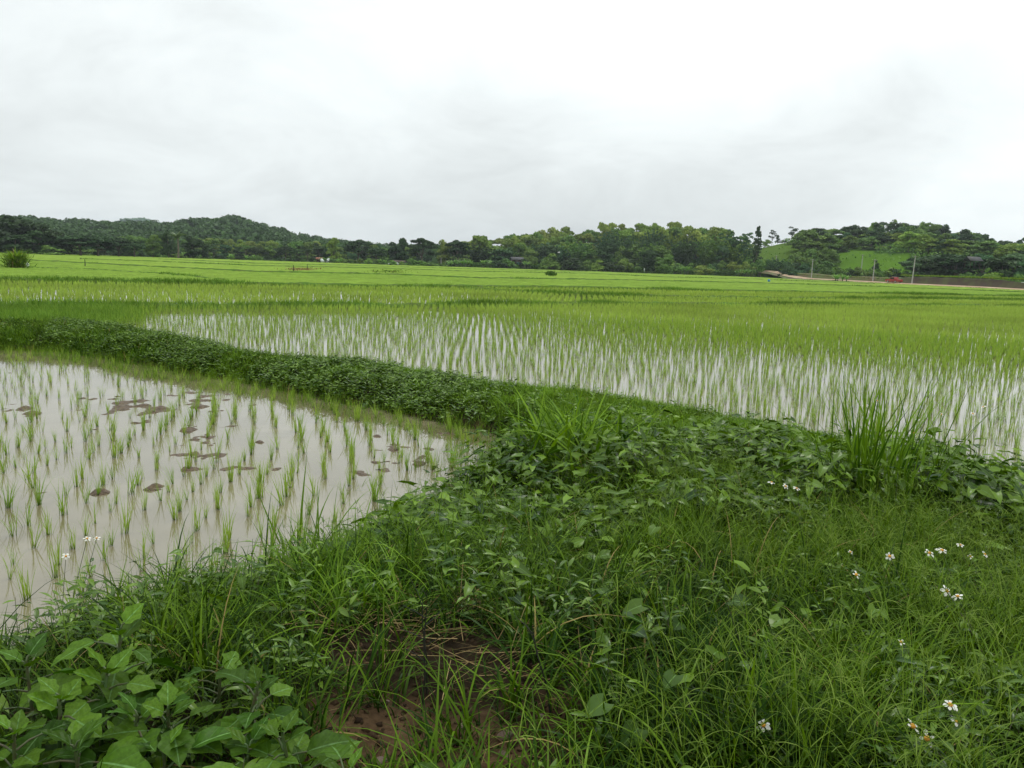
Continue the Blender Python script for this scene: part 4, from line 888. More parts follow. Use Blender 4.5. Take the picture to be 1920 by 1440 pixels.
# ---- undergrowth on the slopes of the two nearer hills
b = Buf(); n = 52000; uu = rng.uniform(840, 2050, n); dd = 262 + 215 * rng.random(n); dd = np.maximum(dd, dist_of('E', uu) + 14); X = azdir(uu) * dd[:, None]; Z = terrain(X[:, 0], X[:, 1], np.full(n, -9.))
pu, pv, _ = project(X[:, 0], X[:, 1], Z); ok = ~(inpoly_px(pu, pv, CLEAR1) | inpoly_px(pu, pv, CLEAR2) | inpoly_px(pu, pv, CLEAR3)) & ~((uu > 1445) & (dd < 292)); ok |= (rng.random(n) < .07)
ok &= (fbm(X[:, 0], X[:, 1], 12, 33, 3) > .32)
X, Z = X[ok], Z[ok]; n = len(X); h = rng.uniform(.2, 2.2, n)
a = rng.normal(0, 1, (n, 3)); a /= np.linalg.norm(a, axis=1, keepdims=True); b2 = np.cross(a, rng.normal(0, 1, (n, 3))); b2 /= np.linalg.norm(b2, axis=1, keepdims=True)
P = np.column_stack([X, Z + h]); S = rng.uniform(.35, .9, n)[:, None, None]
V = P[:, None] + S * (CLV[None, :, 0:1] * a[:, None] + CLV[None, :, 2:3] * b2[:, None])
b.add(V, np.arange(n * 4).reshape(-1, 4), np.repeat(rng.random(n) * .9, 4))
tag(b.mk('undergrowth', M_cr['mid']), 'tangled green undergrowth between the trees of the two nearer hills', 'undergrowth', kind='stuff')

# ---- palms and bananas
def frond_tree(name, label, cat, u, vt, d, H, nf, fl, wid, mat, group=None, trunk_h=.75, lean=(.5, 1.3), curl=(.6, 1.6), stems_=1, spread=0):
    x, y = azdir(u) * d; z = tz(x, y); H = max(zat(u, vt, d) - z, 1.2) if H is None else H
    r = empty(name, (x, y, z))
    for s_ in range(stems_):
        fb = Buf(); tb = Buf()
        o = rng.normal(0, spread, 2) if stems_ > 1 else np.zeros(2); hh = H * trunk_h * rng.uniform(.75, 1.05) if stems_ > 1 else H * trunk_h
        V, Fc = tube([(o[0], o[1], -.2), (o[0] + .05 * H * .3, o[1], hh * .5), (o[0] + .02, o[1], hh)], [wid * .35 + .06, wid * .25 + .05, wid * .2 + .04], 7); tb.add(V, Fc)
        ribbons(fb, np.tile([o[0] + .02, o[1], hh], (nf, 1)), fl * rng.uniform(.75, 1.15, nf), wid * rng.uniform(.8, 1.1, nf), np.arange(nf) * 2.4 + rng.random(), rng.uniform(*lean, nf) * np.linspace(.2, 1.2, nf), rng.uniform(*curl, nf), 6, prof='leaf')
        fb.mk('fronds', mat, r); tb.mk('trunk', M_bark if trunk_h > .6 else M_stem, r)
    return tag(r, label, cat, group)
M_banana = material('banana_leaf', foliage, a=(.10, .22, .04), b=(.22, .36, .09), trans=.3, nscale=0, rough=.5)
M_palm = material('palm_leaf', foliage, a=(.07, .11, .04), b=(.14, .19, .08), trans=.2, nscale=0)
frond_tree('coconut_palm', 'coconut palm with drooping grey-green fronds among the dark left trees', 'palm', 334, 434, 304, None, 26, 3.6, .9, M_palm)
BAN = [(345, 470, 'right beside the foot of the coconut palm'), (357, 466, 'second from the coconut palm on its right'), (366, 470, 'third from the coconut palm on its right'), (433, 475, 'alone at the field edge before the left hill'), (472, 476, 'at the field edge right of the lone one before the left hill'), (607, 483, 'just left of the white sheets by the red hut'), (640, 484, 'right of the white sheets by the red hut'), (716, 487, 'in front of the low dark tree near the centre'), (838, 485, 'leftmost of the big row before the middle hill'), (855, 481, 'second of the big row before the middle hill'), (868, 479, 'third of the big row before the middle hill'), (882, 479, 'rightmost of the big row before the middle hill'), (908, 477, 'isolated greyish one right of the big row'), (918, 480, 'right half of the greyish pair before the middle hill'), (985, 482, 'just right of the dark hut'), (1272, 489, 'bright one right of the glossy tree at the field edge'), (1284, 491, 'second bright one right of the glossy tree'), (1388, 498, 'leftmost of the yellowish thicket before the dirt road'), (1398, 497, 'second in the yellowish thicket before the dirt road'), (1410, 499, 'third in the yellowish thicket before the dirt road'), (1422, 501, 'rightmost of the yellowish thicket before the dirt road'), (1564, 514, 'left one of the roadside pair'), (1584, 515, 'right one of the roadside pair')]
for (u, vt, where) in BAN:
    d = eD(u) + (7 if u < 1500 else 3); frond_tree('banana_plant', 'banana plant ' + where, 'banana plant', u, vt, d, None, 8, 2.2, .55, M_banana, 'banana plants along the field edge', .38, (.15, .9), (.6, 1.7), 3, .9)
# near-left grassy bush in the field
px_, py_ = at(31, 503, .2); r = empty('reed_clump', (px_, py_, .1)); fb = Buf(); n = 620
P = np.column_stack([rng.normal(0, .5, n), rng.normal(0, .5, n), rng.uniform(0, 1.35, n)]); ribbons(fb, P, rng.uniform(.6, 1.25, n), .09, np.arctan2(P[:, 1], P[:, 0]) + rng.normal(0, .5, n), rng.uniform(.1, 1.1, n), rng.uniform(.3, 1.5, n), 5)
fb.mk('leaves', M_grassy, r); fb = Buf(); n = 90; P = np.column_stack([rng.normal(0, .35, n), rng.normal(0, .35, n), np.full(n, 0.)]); ribbons(fb, P, rng.uniform(.5, 1.1, n), .05, rng.uniform(0, 6.28, n), rng.uniform(0, .5, n), rng.uniform(0, .5, n), 3, prof='stem'); fb.mk('dead_stalks', M_straw, r)
tag(r, 'bushy yellow-green reed clump alone in the field at far left', 'reed clump')
px_, py_ = at(51, 503, .15)
b = Buf(); V, Fc = tube([(0, 0, 0), (.02, 0, .18), (.03, 0, .34), (.0, 0, .50), (-.03, 0, .56)], [.03, .15, .14, .05, .01], 9); b.add(V, Fc); o = b.mk('plastic_bag', M_white, None, True); o.location = (px_, py_, .25); o.rotation_euler = (0, .12, .4); o.scale = (1.1, .8, 1)
tag(o, 'small white plastic bag hanging beside the reed clump', 'bag')

# ---- road, bank
def rpt(u, v, d): x, y = azdir(u) * d; return (x, y, zat(u, v, d))
RP = [(1432, 506, 338), (1450, 507.5, 328), (1468, 511, 318), (1484, 516, 306), (1500, 519, 296), (1520, 521.5, 288), (1560, 523.5, 280), (1600, 525.5, 274), (1640, 527.5, 264), (1700, 531, 254), (1760, 533.5, 245), (1840, 537, 230), (1920, 541.5, 218), (2050, 549, 205), (2300, 563, 190)]
RU = np.linspace(1432, 2300, 140); RV = np.interp(RU, [p[0] for p in RP], [p[1] for p in RP]); RD = np.interp(RU, [p[0] for p in RP], [p[2] for p in RP])
RPw = np.array([rpt(a, b_, c) for a, b_, c in zip(RU, RV, RD)])
strip('dirt_road', RPw, 1.9, 0.0, M_road, z0=-.35)
sh = RPw.copy(); hd = sh[:, :2] / np.linalg.norm(sh[:, :2], axis=1, keepdims=True); sh[:, :2] -= hd * 3.4; sh[:, 2] -= .35
M_verge = material('verge_turf', plain, col=(.10, .13, .035), col2=(.13, .10, .05), rough=.9, scale=.3)
strip('road_verge', sh, 1.7, .05, M_verge, z0=-.9)
# cut bank: a leaning face of bare earth with an uneven top
def bank(name, u0, u1, vtop, doff, mat):
    us_ = np.linspace(u0, u1, 120); rows = 7; V = []
    dr = np.interp(us_, RU, RD) + doff
    for k in range(rows):
        f = k / (rows - 1)
        for m_, u in enumerate(us_):
            vt = np.interp(u, vtop[0], vtop[1]); d = dr[m_] + 2.6 * f + .7 * (fbm(np.array([u / 9.]), np.array([f * 3.]), 1, 9)[0] - .5); zt_ = zat(u, vt, dr[m_] + 2) + .5 * (fbm(np.array([u / 14.]), np.array([0.]), 1, 3)[0] - .5)
            x, y = azdir(u) * d; V.append((x, y, -.1 + (zt_ + .1) * min(f * 1.25, 1) - (.6 if f == 1 else 0)))
    i = np.arange(rows - 1)[:, None] * 120; j = np.arange(119)[None]
    return tag(mk(name, np.array(V), np.stack([i + j, i + j + 1, i + 121 + j, i + 120 + j], -1).reshape(-1, 4), mat, smooth_=True), kind='structure')
bank('earth_bank', 1684, 2300, ([1684, 1710, 1800, 1860, 1920, 2300], [522, 519, 521, 523, 530, 545]), 3.5, M_bank)
bank('turf_bank', 1462, 1690, ([1462, 1480, 1560, 1600, 1640, 1690], [508, 510.5, 515, 518, 519, 521]), 3.0, M_verge)
b = Buf(); n = 5200; uu = rng.uniform(1440, 2000, n); dd = np.interp(uu, RU, RD) + np.where(rng.random(n) < .45, rng.uniform(-5, -2.6, n), rng.uniform(4.2, 8.5, n)); X = azdir(uu) * dd[:, None]
zz = np.where(dd < np.interp(uu, RU, RD), np.interp(uu, RU, RPw[:, 2]) - .4, np.interp(uu, RU, RPw[:, 2]) + np.where(uu < 1690, .8, 2.0))
k = 4; frt = np.repeat(dd < np.interp(uu, RU, RD), k)
ribbons(b, np.column_stack([np.repeat(X, k, 0) + rng.normal(0, .15, (n * k, 2)), np.repeat(zz, k)]), rng.uniform(.25, .7, n * k) * np.where(frt, .35, 1), .12, rng.uniform(0, 6.28, n * k), rng.uniform(0, .6, n * k), rng.uniform(.1, 1.2, n * k), 2)
tag(b.mk('verge_grass', M_grassy), 'yellowish roadside grass on the verge and the bank top', 'grass', kind='stuff')

# ---- utility poles
def pole(u, vt, vb, d, label, arm=True, tilt=0.0):
    x, y, z = rpt(u, vb, d); H = zat(u, vt, d) - z; r = empty('utility_pole', (x, y, z)); r.rotation_euler = (0, tilt, 0)
    b = Buf(); V, Fc = tube([(0, 0, -.6), (0, 0, H * .5), (0, 0, H)], [.19, .15, .11], 8); b.add(V, Fc); b.mk('shaft', M_conc, r, True)
    b = Buf(); V, Fc = box((0, -.12, H - .35), (1.7, .09, .11)); b.add(V, Fc); b.mk('crossarm', M_wood, r)
    for sx in (-.75, -.3, .3, .75):
        b = Buf(); V, Fc = tube([(sx, -.12, H - .29), (sx, -.12, H - .22), (sx, -.12, H - .14)], [.03, .05, .025], 7); b.add(V, Fc); b.mk('insulator', M_white, r, True)
    return tag(r, label, 'pole', 'utility poles along the road')
pole(1711, 479, 532, 252, 'tall pale concrete pole leaning right, nearest the red pickup', tilt=.025)
pole(1637.5, 486, 528, 268, 'pale concrete pole left of the red pickup, before the clearing')
pole(1522, 486, 523, 286, 'pale concrete pole standing at the bend of the dirt road')
pole(1453.5, 479, 497, 350, 'small pale pole among the bushes above the dirt road')
pole(1614, 477, 504, 340, 'thin grey pole inside the green clearing')
pole(827, 483, 498, 340, 'short grey post by the bananas left of the middle hill')

# ---- red pickup
def pickup(u, v, d):
    x, y, z = rpt(u, v, d); r = empty('pickup_truck', (x, y, z + .02)); tdir = RPw[np.argmin(abs(RU - u - 12))] - RPw[np.argmin(abs(RU - u + 12))]
    r.rotation_euler = (0, 0, math.atan2(tdir[1], tdir[0]))
    def pr(name, P2, y0, y1, mat, bev=.04):
        n = len(P2); V = [(p[0], y0, p[1]) for p in P2] + [(p[0], y1, p[1]) for p in P2]
        Fs = [list(range(n)), list(range(2 * n - 1, n - 1, -1))] + [[i, n + i, n + (i + 1) % n, (i + 1) % n] for i in range(n)]
        return pymesh(name, V, Fs, mat, r, bev)
    body = pr('body', [(-2.5, .38), (-2.55, .75), (-2.4, .92), (-1.15, 1.05), (1.0, 1.08), (2.5, 1.02), (2.55, .5), (2.45, .38), (1.85, .38), (1.75, .62), (1.5, .74), (1.25, .62), (1.15, .36), (-1.1, .36), (-1.2, .62), (-1.5, .74), (-1.8, .62), (-1.9, .38)], -.86, .86, M_red, 0)
    pr('cab', [(-1.1, 1.0), (-.55, 1.62), (.8, 1.66), (1.0, 1.0)], -.74, .74, M_red)
    pr('side_window', [(-.85, 1.1), (-.45, 1.53), (.65, 1.56), (.78, 1.1)], -.765, -.745, M_glass, 0); pr('side_window', [(-.85, 1.1), (-.45, 1.53), (.65, 1.56), (.78, 1.1)], .745, .765, M_glass, 0)
    pymesh('windscreen', [(-1.1, -.62, 1.06), (-1.1, .62, 1.06), (-.62, .6, 1.58), (-.62, -.6, 1.58)], [[0, 1, 2, 3]], M_glass, r)
    for x0 in (-1.5, 1.5):
        for sy in (-1, 1):
            w_ = empty('wheel', (x0, sy * .74, .34)); w_.parent = r
            b = Buf(); V, Fc = tube([(0, -.1, 0), (0, -.1, 0), (0, .1, 0), (0, .1, 0)], [.2, .34, .34, .2], 18); b.add(V, Fc); b.mk('tyre', M_tyre, w_)
            b = Buf(); V, Fc = tube([(0, -.108, 0), (0, -.107, 0), (0, .107, 0), (0, .108, 0)], [.01, .2, .2, .01], 14); b.add(V, Fc); b.mk('rim', M_chrome, w_)
    V, Fc = box((-2.58, 0, .5), (.1, 1.6, .18)); mk('bumper', V, Fc, M_chrome, r)
    for sy in (-.62, .62): V, Fc = box((-2.54, sy, .76), (.06, .26, .16)); mk('headlight', V, Fc, M_white, r)
    V, Fc = box((0, 0, 1.72), (.9, 1.1, .04)); mk('roof_sheen_plate', V, Fc, M_chrome, r)  # pale plate added to stand in for the bright reflection on the roof
    for q in (-1, 1): V, Fc = box((q * .4, 0, 1.685), (.04, 1.1, .05)); mk('sheen_plate_bar', V, Fc, M_chrome, r)
    return tag(r, 'red pickup truck with dark windows driving on the road below the clearing', 'pickup truck')
pickup(1677, 530.5, 257)

# ---- huts and small things along the far edge
def hut(u, vb, d, wd, hh, label, roofmat, wallmat, open_=False, rot=0.2, lift=0):
    x, y, z = rpt(u, vb, d); r = empty('field_hut' if not open_ else 'open_shed', (x, y, z), rot); dp = wd * .7
    if not open_:
        V, Fc = box((0, 0, hh * .33), (wd, dp, hh * .66)); mk('wall', V, Fc, wallmat, r)
        V, Fc = box((wd * .15, -dp / 2 - .02, hh * .28), (wd * .18, .05, hh * .5)); mk('door', V, Fc, M_wood, r)
        V, Fc = box((-wd * .22, -dp / 2 - .02, hh * .38), (wd * .16, .05, hh * .2)); mk('window', V, Fc, M_glass, r)
    else:
        for sx in (-1, 1):
            for sy in (-1, 1): V, Fc = tube([(sx * wd * .44, sy * dp * .42, 0), (sx * wd * .44, sy * dp * .42, hh * .68)], [.07, .06], 6); mk('post', V, Fc, M_wood, r)
    V = np.array([(-wd * .6, -dp * .65, hh * .62), (wd * .6, -dp * .65, hh * .62), (wd * .6, 0, hh), (-wd * .6, 0, hh), (-wd * .6, dp * .65, hh * .62), (wd * .6, dp * .65, hh * .62)]); V = np.concatenate([V, V + (0, 0, -.08)])
    mk('roof', V, np.array([[0, 1, 2, 3], [3, 2, 5, 4], [7, 6, 9, 8], [8, 9, 10, 11], [0, 6, 7, 1], [4, 5, 11, 10], [0, 3, 9, 6], [3, 4, 10, 9], [1, 7, 8, 2], [2, 8, 11, 5]]), roofmat, r)
    return tag(r, label, 'hut')
M_redroof = material('red_roof', plain, col=(.30, .12, .07), rough=.8)
hut(969, 495, 352, 4.8, 3.0, 'dark-roofed hut half hidden in trees with blue tarp before it', M_roof, M_wood)
hut(1052, 480, 372, 3.0, 1.9, 'pale-roofed hut peeping over the bushes on the middle hill', M_conc, M_wood, rot=0)
hut(1820, 502, 268, 3.6, 3.2, 'grey-roofed open shed under the dark trees above the brown bank', M_roof, M_wood, True)
hut(599, 491, 338, 2.4, 1.8, 'small reddish hut at the field edge left of the white sheets', M_redroof, M_wood)
hut(748, 497, 338, 4.4, 2.0, 'low brown thatched shed beside the white car below the centre trees', M_wood, M_wood, True)
def lump(name, u, vb, d, size, mat, label, cat, wob=.3, lean=0):
    x, y, z = rpt(u, vb, d); b = Buf(); w_, h_ = size; k = 9
    V, Fc = tube([(0, 0, -.1), (0, 0, h_ * .15), (lean * .4, 0, h_ * .5), (lean * .8, 0, h_ * .85), (lean, 0, h_)], [w_ * .1, w_ * .5, w_ * .42, w_ * .22, w_ * .03], k)
    V = V + rng.normal(0, wob * w_ * .12, V.shape); o_ = mk(name, V, Fc, mat, smooth_=False); o_.location = (x, y, z); return tag(o_, label, cat)
lump('blue_tarp', 973, 496, 345, (2.6, .9), M_blue, 'blue tarpaulin heaped before the dark-roofed hut', 'tarp')
lump('white_sheet', 605.5, 492, 334, (1.5, 1.5), M_white, 'white sheet leaning left beside the red hut', 'sheet', lean=-.9)
lump('white_sheet', 613, 492, 334, (1.5, 1.7), M_white, 'white sheet leaning right, pointing up beside the red hut', 'sheet', lean=1.0)
lump('blue_tarp', 1443, 528, 190, (.7, .55), M_blue, 'small blue heap lying in the bright rice below the dirt road', 'tarp')
# pale parked car and person
def person(u, vb, d, label, shirt):
    x, y, z = rpt(u, vb, d); r = empty('person', (x, y, z), .3)
    me = bpy.data.meshes.new('body')
    J = [(0, 0, .92), (0, 0, 1.15), (0, .02, 1.38), (0, .03, 1.48), (0, .05, 1.62), (-.2, .02, 1.36), (-.25, .05, 1.1), (-.22, .18, .9), (.2, .02, 1.36), (.25, .05, 1.1), (.22, .18, .9), (-.1, 0, .86), (-.11, .03, .48), (-.11, 0, .06), (-.11, .14, .03), (.1, 0, .86), (.11, .03, .48), (.11, 0, .06), (.11, .14, .03)]
    E = [(0, 1), (1, 2), (2, 3), (3, 4), (2, 5), (5, 6), (6, 7), (2, 8), (8, 9), (9, 10), (0, 11), (11, 12), (12, 13), (13, 14), (0, 15), (15, 16), (16, 17), (17, 18)]
    rad = [.13, .14, .13, .055, .1, .06, .045, .03, .06, .045, .03, .08, .06, .04, .035, .08, .06, .04, .035]
    me.from_pydata(J, E, []); me.materials.append(shirt); o_ = ob('body', me, r); sk = o_.modifiers.new('skin', 'SKIN')
    for i_, q in enumerate(me.skin_vertices[0].data): q.radius = (rad[i_], rad[i_] * .8); q.use_root = i_ == 0
    o_.modifiers.new('sub', 'SUBSURF').levels = 1
    V, Fc = tube([(0, .05, 1.66), (0, .05, 1.68), (0, .05, 1.76), (0, .05, 1.8)], [.2, .19, .07, .01], 10); mk('hat', V, Fc, M_straw, r)
    return tag(r, label, 'person')
person(1208.5, 510.5, 318, 'tiny person in pale clothes standing under the very dark round tree', M_white)
def car(u, vb, d, label):
    x, y, z = rpt(u, vb, d); r = empty('parked_car', (x, y, z), -.1)
    def pr(name, P2, y0, y1, mat):
        n = len(P2); V = [(p[0], y0, p[1]) for p in P2] + [(p[0], y1, p[1]) for p in P2]
        return pymesh(name, V, [list(range(n)), list(range(2 * n - 1, n - 1, -1))] + [[i, n + i, n + (i + 1) % n, (i + 1) % n] for i in range(n)], mat, r)
    pr('body', [(-2, .3), (-2.05, .7), (-1.3, .88), (-.8, 1.35), (.9, 1.38), (1.6, .95), (2.05, .85), (2.05, .3)], -.8, .8, M_white)
    pr('side_window', [(-1.05, .92), (-.7, 1.26), (.8, 1.28), (1.2, .94)], -.82, -.805, M_glass)
    for x0 in (-1.25, 1.25):
        for sy in (-1, 1):
            b = Buf(); V, Fc = tube([(x0, sy * .78 - .09, .3), (x0, sy * .78 - .09, .3), (x0, sy * .78 + .09, .3), (x0, sy * .78 + .09, .3)], [.05, .3, .3, .05], 14); b.add(V, Fc); b.mk('wheel', M_tyre, r)
    return tag(r, label, 'car')
car(738, 497, 333, 'small white car parked by the thatched shed below the centre trees')
car(1926, 540, 226, 'pale vehicle cut off by the right edge of the photo on the road')
# brown field patch with two stakes
for (u, vb, vt, lab) in ((550, 508, 497, 'taller dark stake in the brown weedy patch of the far field'), (576, 503, 498, 'shorter dark stake right of the taller one in the far field'), (158, 494, 486, 'thin dark stake alone in the left far field')):
    d = 3.58e3 / (vb - float(horiz(u))) * .86; x, y = azdir(u) * d; H = max(.9, zat(u, vt, d) - .2)
    o_ = mk('stake', *tube([(0, 0, 0), (.02, 0, H * .5), (0, 0, H)], [.06, .05, .04], 6), M_dstem); o_.location = (x, y, .2); tag(o_, lab, 'stake')
def weedpatch(name, label, u0, u1, v0, v1, n, h, mat):
    b = Buf(); uu = rng.normal((u0 + u1) / 2, (u1 - u0) / 3.5, n); vv_ = rng.normal((v0 + v1) / 2, (v1 - v0) / 4, n) ; X = at(uu, vv_, .3); X = np.column_stack([X, np.full(n, .2)]); dd = np.hypot(X[:, 0], X[:, 1])
    ribbons(b, X, h * rng.uniform(.5, 1.2, n), .0009 * dd, rng.uniform(0, 6.28, n), rng.uniform(0, .7, n), rng.uniform(0, 1.2, n), 2); return tag(b.mk(name, mat), label, 'weeds', kind='stuff')
weedpatch('brown_weeds', 'patch of brown dead weeds in the left far field', 540, 592, 502.5, 507, 500, .35, M_straw)
weedpatch('rank_weeds', 'rough weedy patch in the far field near the centre', 700, 760, 506, 512, 350, .35, M_grass)
weedpatch('field_shrub', 'low dark shrub clump on a bund in the far field before the middle hill', 1026, 1040, 512, 517, 500, .8, M_grassd)

# ------------------------------------------------------------------ foreground plants
def blade_clump(name, label, u, v, n, hh, wid, mat, spread=.12, lean=(0, .5), curl=(.3, 1.4), segs=9, h=0, extra=None):
    p = at_h(u, v, 0); r = empty(name, (p[0], p[1], p[2] - .02)); b = Buf()
    P = np.column_stack([rng.normal(0, spread, (n, 2)), np.zeros(n)])
    ribbons(b, P, hh * rng.uniform(.45, 1.1, n), wid * rng.uniform(.6, 1.2, n), rng.uniform(0, 6.28, n), rng.uniform(*lean, n), rng.uniform(*curl, n), segs)
    b.mk('blades', mat, r)
    if extra: extra(r, P)
    return tag(r, label, 'grass clump')
def corn_culms(r, P):
    for q in P[:6]:
        b = Buf(); ribbons(b, q[None], .45, .012, rng.uniform(0, 6, 1), .05, .15, 4, prof='stem'); b.mk('culm', M_stem, r)
blade_clump('grass_clump', 'tall pale green wide-bladed grass clump in the middle of the bund', 1080, 885, 190, 1.0, .034, M_gclump, .24, (.05, .55), (.3, 1.7), 10, extra=corn_culms)
blade_clump('grass_clump', 'small wide-bladed grass clump left of the tall middle clump', 965, 880, 50, .5, .022, M_gclump, .12, (.05, .6), (.5, 1.7), 9)
blade_clump('grass_clump', 'tall upright dark grass clump with long stiff blades at right', 1635, 960, 150, 1.2, .022, M_gclump, .16, (0, .38), (.05, .7), 9, extra=corn_culms)
blade_clump('grass_clump', 'second upright grass clump right of the tall dark one', 1735, 930, 60, .70, .017, M_grass, .2, (0, .5), (.1, .9), 8)
blade_clump('grass_clump', 'arching broad-bladed clump in front of the white daisies', 1450, 1060, 60, .50, .016, M_grass, .12, (.05, .5), (.4, 1.6), 9)
blade_clump('grass_clump', 'leaning wide-bladed clump at the near paddy edge', 560, 1060, 30, .46, .017, M_gclump, .09, (0, .6), (.1, .9), 8)
blade_clump('grass_clump', 'bright upright grass clump at the lower right of the bank', 1470, 1400, 50, .46, .016, M_gclump, .10, (0, .4), (.1, .9), 8)
def big_blade(u0, v0, u1, v1, lab, wid=.02, hr=.1):
    """single long blade from near (u0,v0) on the land up to the direction of (u1,v1)"""
    p = at_h(u0, v0, 0); d = np.hypot(p[0], p[1]); q = np.array([*(azdir(u1) * d), zat(u1, v1, d)]); Lg = np.linalg.norm(q - p); side = (u1 - u0) / F * d; az = 0 if side > 0 else np.pi
    th0 = math.atan2(abs(side), q[2] - p[2]); b = Buf(); ribbons(b, np.array([[0., 0, 0]]), Lg, wid, np.pi / 2, 0, .25, 10, tint=.5, twist=.1)
    o_ = b.mk('tall_blade', M_gclump); o_.location = tuple(p); o_.rotation_euler = (0, math.copysign(th0, side), 0); return tag(o_, lab, 'grass blade')
for a in ((560, 1040, 572, 850, 'broad upright pointed blade rising over the near paddy edge', .022), (540, 1050, 468, 905, 'long blade leaning left over the near paddy water', .016), (600, 1060, 592, 905, 'stiff light green blade right of the broad upright one', .018), (1640, 900, 1618, 720, 'longest upright blade of the right side against the paddy', .020), (1600, 900, 1452, 752, 'long arching blade pointing left above the right bank', .012), (1700, 900, 1785, 722, 'long slanting blade pointing right over the paddy', .014), (1690, 920, 1716, 745, 'dark seed-tipped blade right of the longest one', .010)): big_blade(*a[:4], a[4], a[5])

# eggplant-like broad leaf plants at the bottom left
def eggw(t): return .34 * np.sin(np.pi * np.clip(t, .015, .985) ** .72) * (1 + .14 * np.sin(t * 15.5))
ev, ef, ea = leaf_grid(eggw, 22, 4, .20, .35, .018, base=.0, lobes=.06)
LEAFME = []
for k in range(4):
    tv = ev.copy(); tv[:, 2] += .03 * np.sin(tv[:, 1] * (7 + k)) * (np.abs(tv[:, 0]) * 3) + (.05 * (k - 1.5)) * tv[:, 1] ** 2; tv[:, 0] *= .85 + .1 * k
    LEAFME.append(mk('leaf', tv, ef, M_egg, smooth_=True, attrs={'tint': np.full(len(tv), [.15, .45, .7, .9][k]), 'along': ea}, me_only=True))
def broad_plant(u, v, h, nl, ll, label, tilt=0, seed=0):
    rs = np.random.default_rng(100 + seed); p = at_h(u, v, h); r = empty('broadleaf_plant', (p[0], p[1], p[2] - h), rs.uniform(0, 6.28))
    b = Buf(); top = np.array([rs.normal(0, .02), rs.normal(0, .02), h])
    V, Fc = tube([(0, 0, -.03), top * .5 + (rs.normal(0, .01), rs.normal(0, .01), 0), top], [.007, .0055, .004], 7); b.add(V, Fc); b.mk('stem', M_stem, r, True)
    for k in range(nl):
        f = (k + .5) / nl; hh = h * (1.0 - .75 * f ** 1.2); a = k * 2.4 + rs.normal(0, .25); young = f < .25
        pet = (.02 if young else .055 + .03 * rs.random()); el = .9 if young else rs.uniform(.15, .6)
        base = top * (hh / h); e = base + pet * np.array([math.sin(-a) * math.cos(el), math.cos(a) * math.cos(el), math.sin(el)])
        L_ = ll * (.42 + .25 * rs.random() if young else rs.uniform(.55, 1.2))
        o_ = ob('leaf', LEAFME[int(rs.integers(4))], r); o_.location = tuple(e); o_.scale = (L_ * rs.uniform(.85, 1.15), L_, L_)
        o_.rotation_euler = Matrix(rotm(np.array([a]), np.array([.75 if young else rs.uniform(-.35, .35)]), np.array([rs.normal(0, .3)]))[0]).to_euler()
        bb = Buf(); V, Fc = tube([base, base * .5 + e * .5 + (0, 0, .006), e], [.0035, .003, .0025], 5); bb.add(V, Fc); bb.mk('petiole', M_stem, r, True)
    return tag(r, label, 'leafy plant', 'broad-leaved plants in the bottom left corner')
for k, (u, v, h, nl, ll, lab) in enumerate([
    (215, 1165, .42, 11, .17, 'tallest broad-leaved plant, its purple-brown stem against the paddy water'),
    (60, 1235, .34, 10, .17, 'broad-leaved plant at the left edge below the paddy water'),
    (180, 1262, .36, 12, .18, 'pale young broad-leaved plant below the tallest one'),
    (40, 1350, .34, 12, .19, 'broad-leaved plant in the left edge, middle of the thicket'),
    (150, 1380, .30, 12, .20, 'broad-leaved plant with large drooping leaf near the bottom left'),
    (318, 1300, .32, 12, .17, 'broad-leaved plant at the centre of the thicket'),
    (300, 1400, .28, 11, .18, 'broad-leaved plant at the bottom under the central one'),
    (465, 1280, .30, 11, .17, 'broad-leaved plant with one long leaf pointing left into the thicket'),
    (440, 1395, .26, 11, .17, 'low broad-leaved plant at the bottom left of the corner gap'),
    (545, 1362, .30, 11, .19, 'rightmost tall broad-leaved plant, biggest leaf reaching over bare soil'),
    (640, 1450, .24, 9, .18, 'broad-leaved plant cut by the bottom edge below the bare soil'),
    (845, 1450, .20, 8, .15, 'single low broad-leaved plant at the bottom centre'),
    (400, 1235, .22, 8, .13, 'small broad-leaved plant between thicket and grass'),
    (250, 1330, .30, 12, .18, 'broad-leaved plant wedged between the central and the drooping one'),
    (80, 1430, .22, 11, .18, 'dark broad-leaved plant in the very bottom left corner'),
    (560, 1445, .2, 9, .16, 'low broad-leaved plant just left of the one cut at the bottom'),
    (120, 1300, .36, 12, .18, 'broad-leaved plant crowding the pale young one from the left')]):
    broad_plant(u, v + 12, h * .95, nl + 4, ll * .78, lab, seed=k)

# daisies (white rays, orange disc) on thin stems
def petal_w(t): return .30 * np.sin(np.pi * np.clip(t, .03, .97) ** 1.3) + .06
pv, pf, pa = leaf_grid(petal_w, 4, 1, .1, .3)
def flower_meshes(nr_, full=1.0):
    b = Buf(); a = np.arange(nr_) * 2 * np.pi / nr_ + rng.normal(0, .1, nr_); M = rotm(a, np.full(nr_, rng.uniform(-.1, .25)), rng.normal(0, .15, nr_))
    T = np.stack([-np.sin(a), np.cos(a), 0 * a], -1) * .006; inst(b, pv, pf, M, T, np.full(nr_, .019) * rng.uniform(.8, 1.1, nr_) * full); pm = b.mk('petals', M_petal, me_only=True)
    b = Buf(); V, Fc = tube([(0, 0, -.006), (0, 0, -.001), (0, 0, .004), (0, 0, .0065)], [.003, .0075, .0065, .001], 10); b.add(V, Fc); return pm, b.mk('disc', M_disc, me_only=True, smooth_=True)
FLM = [flower_meshes(5), flower_meshes(5, 1.15), flower_meshes(6, .9), flower_meshes(4, .8)]
cvv, cff, caa = leaf_grid(lambda t: .2 * np.sin(np.pi * np.clip(t, .02, .98) ** .8), 5, 1, .3, .6)
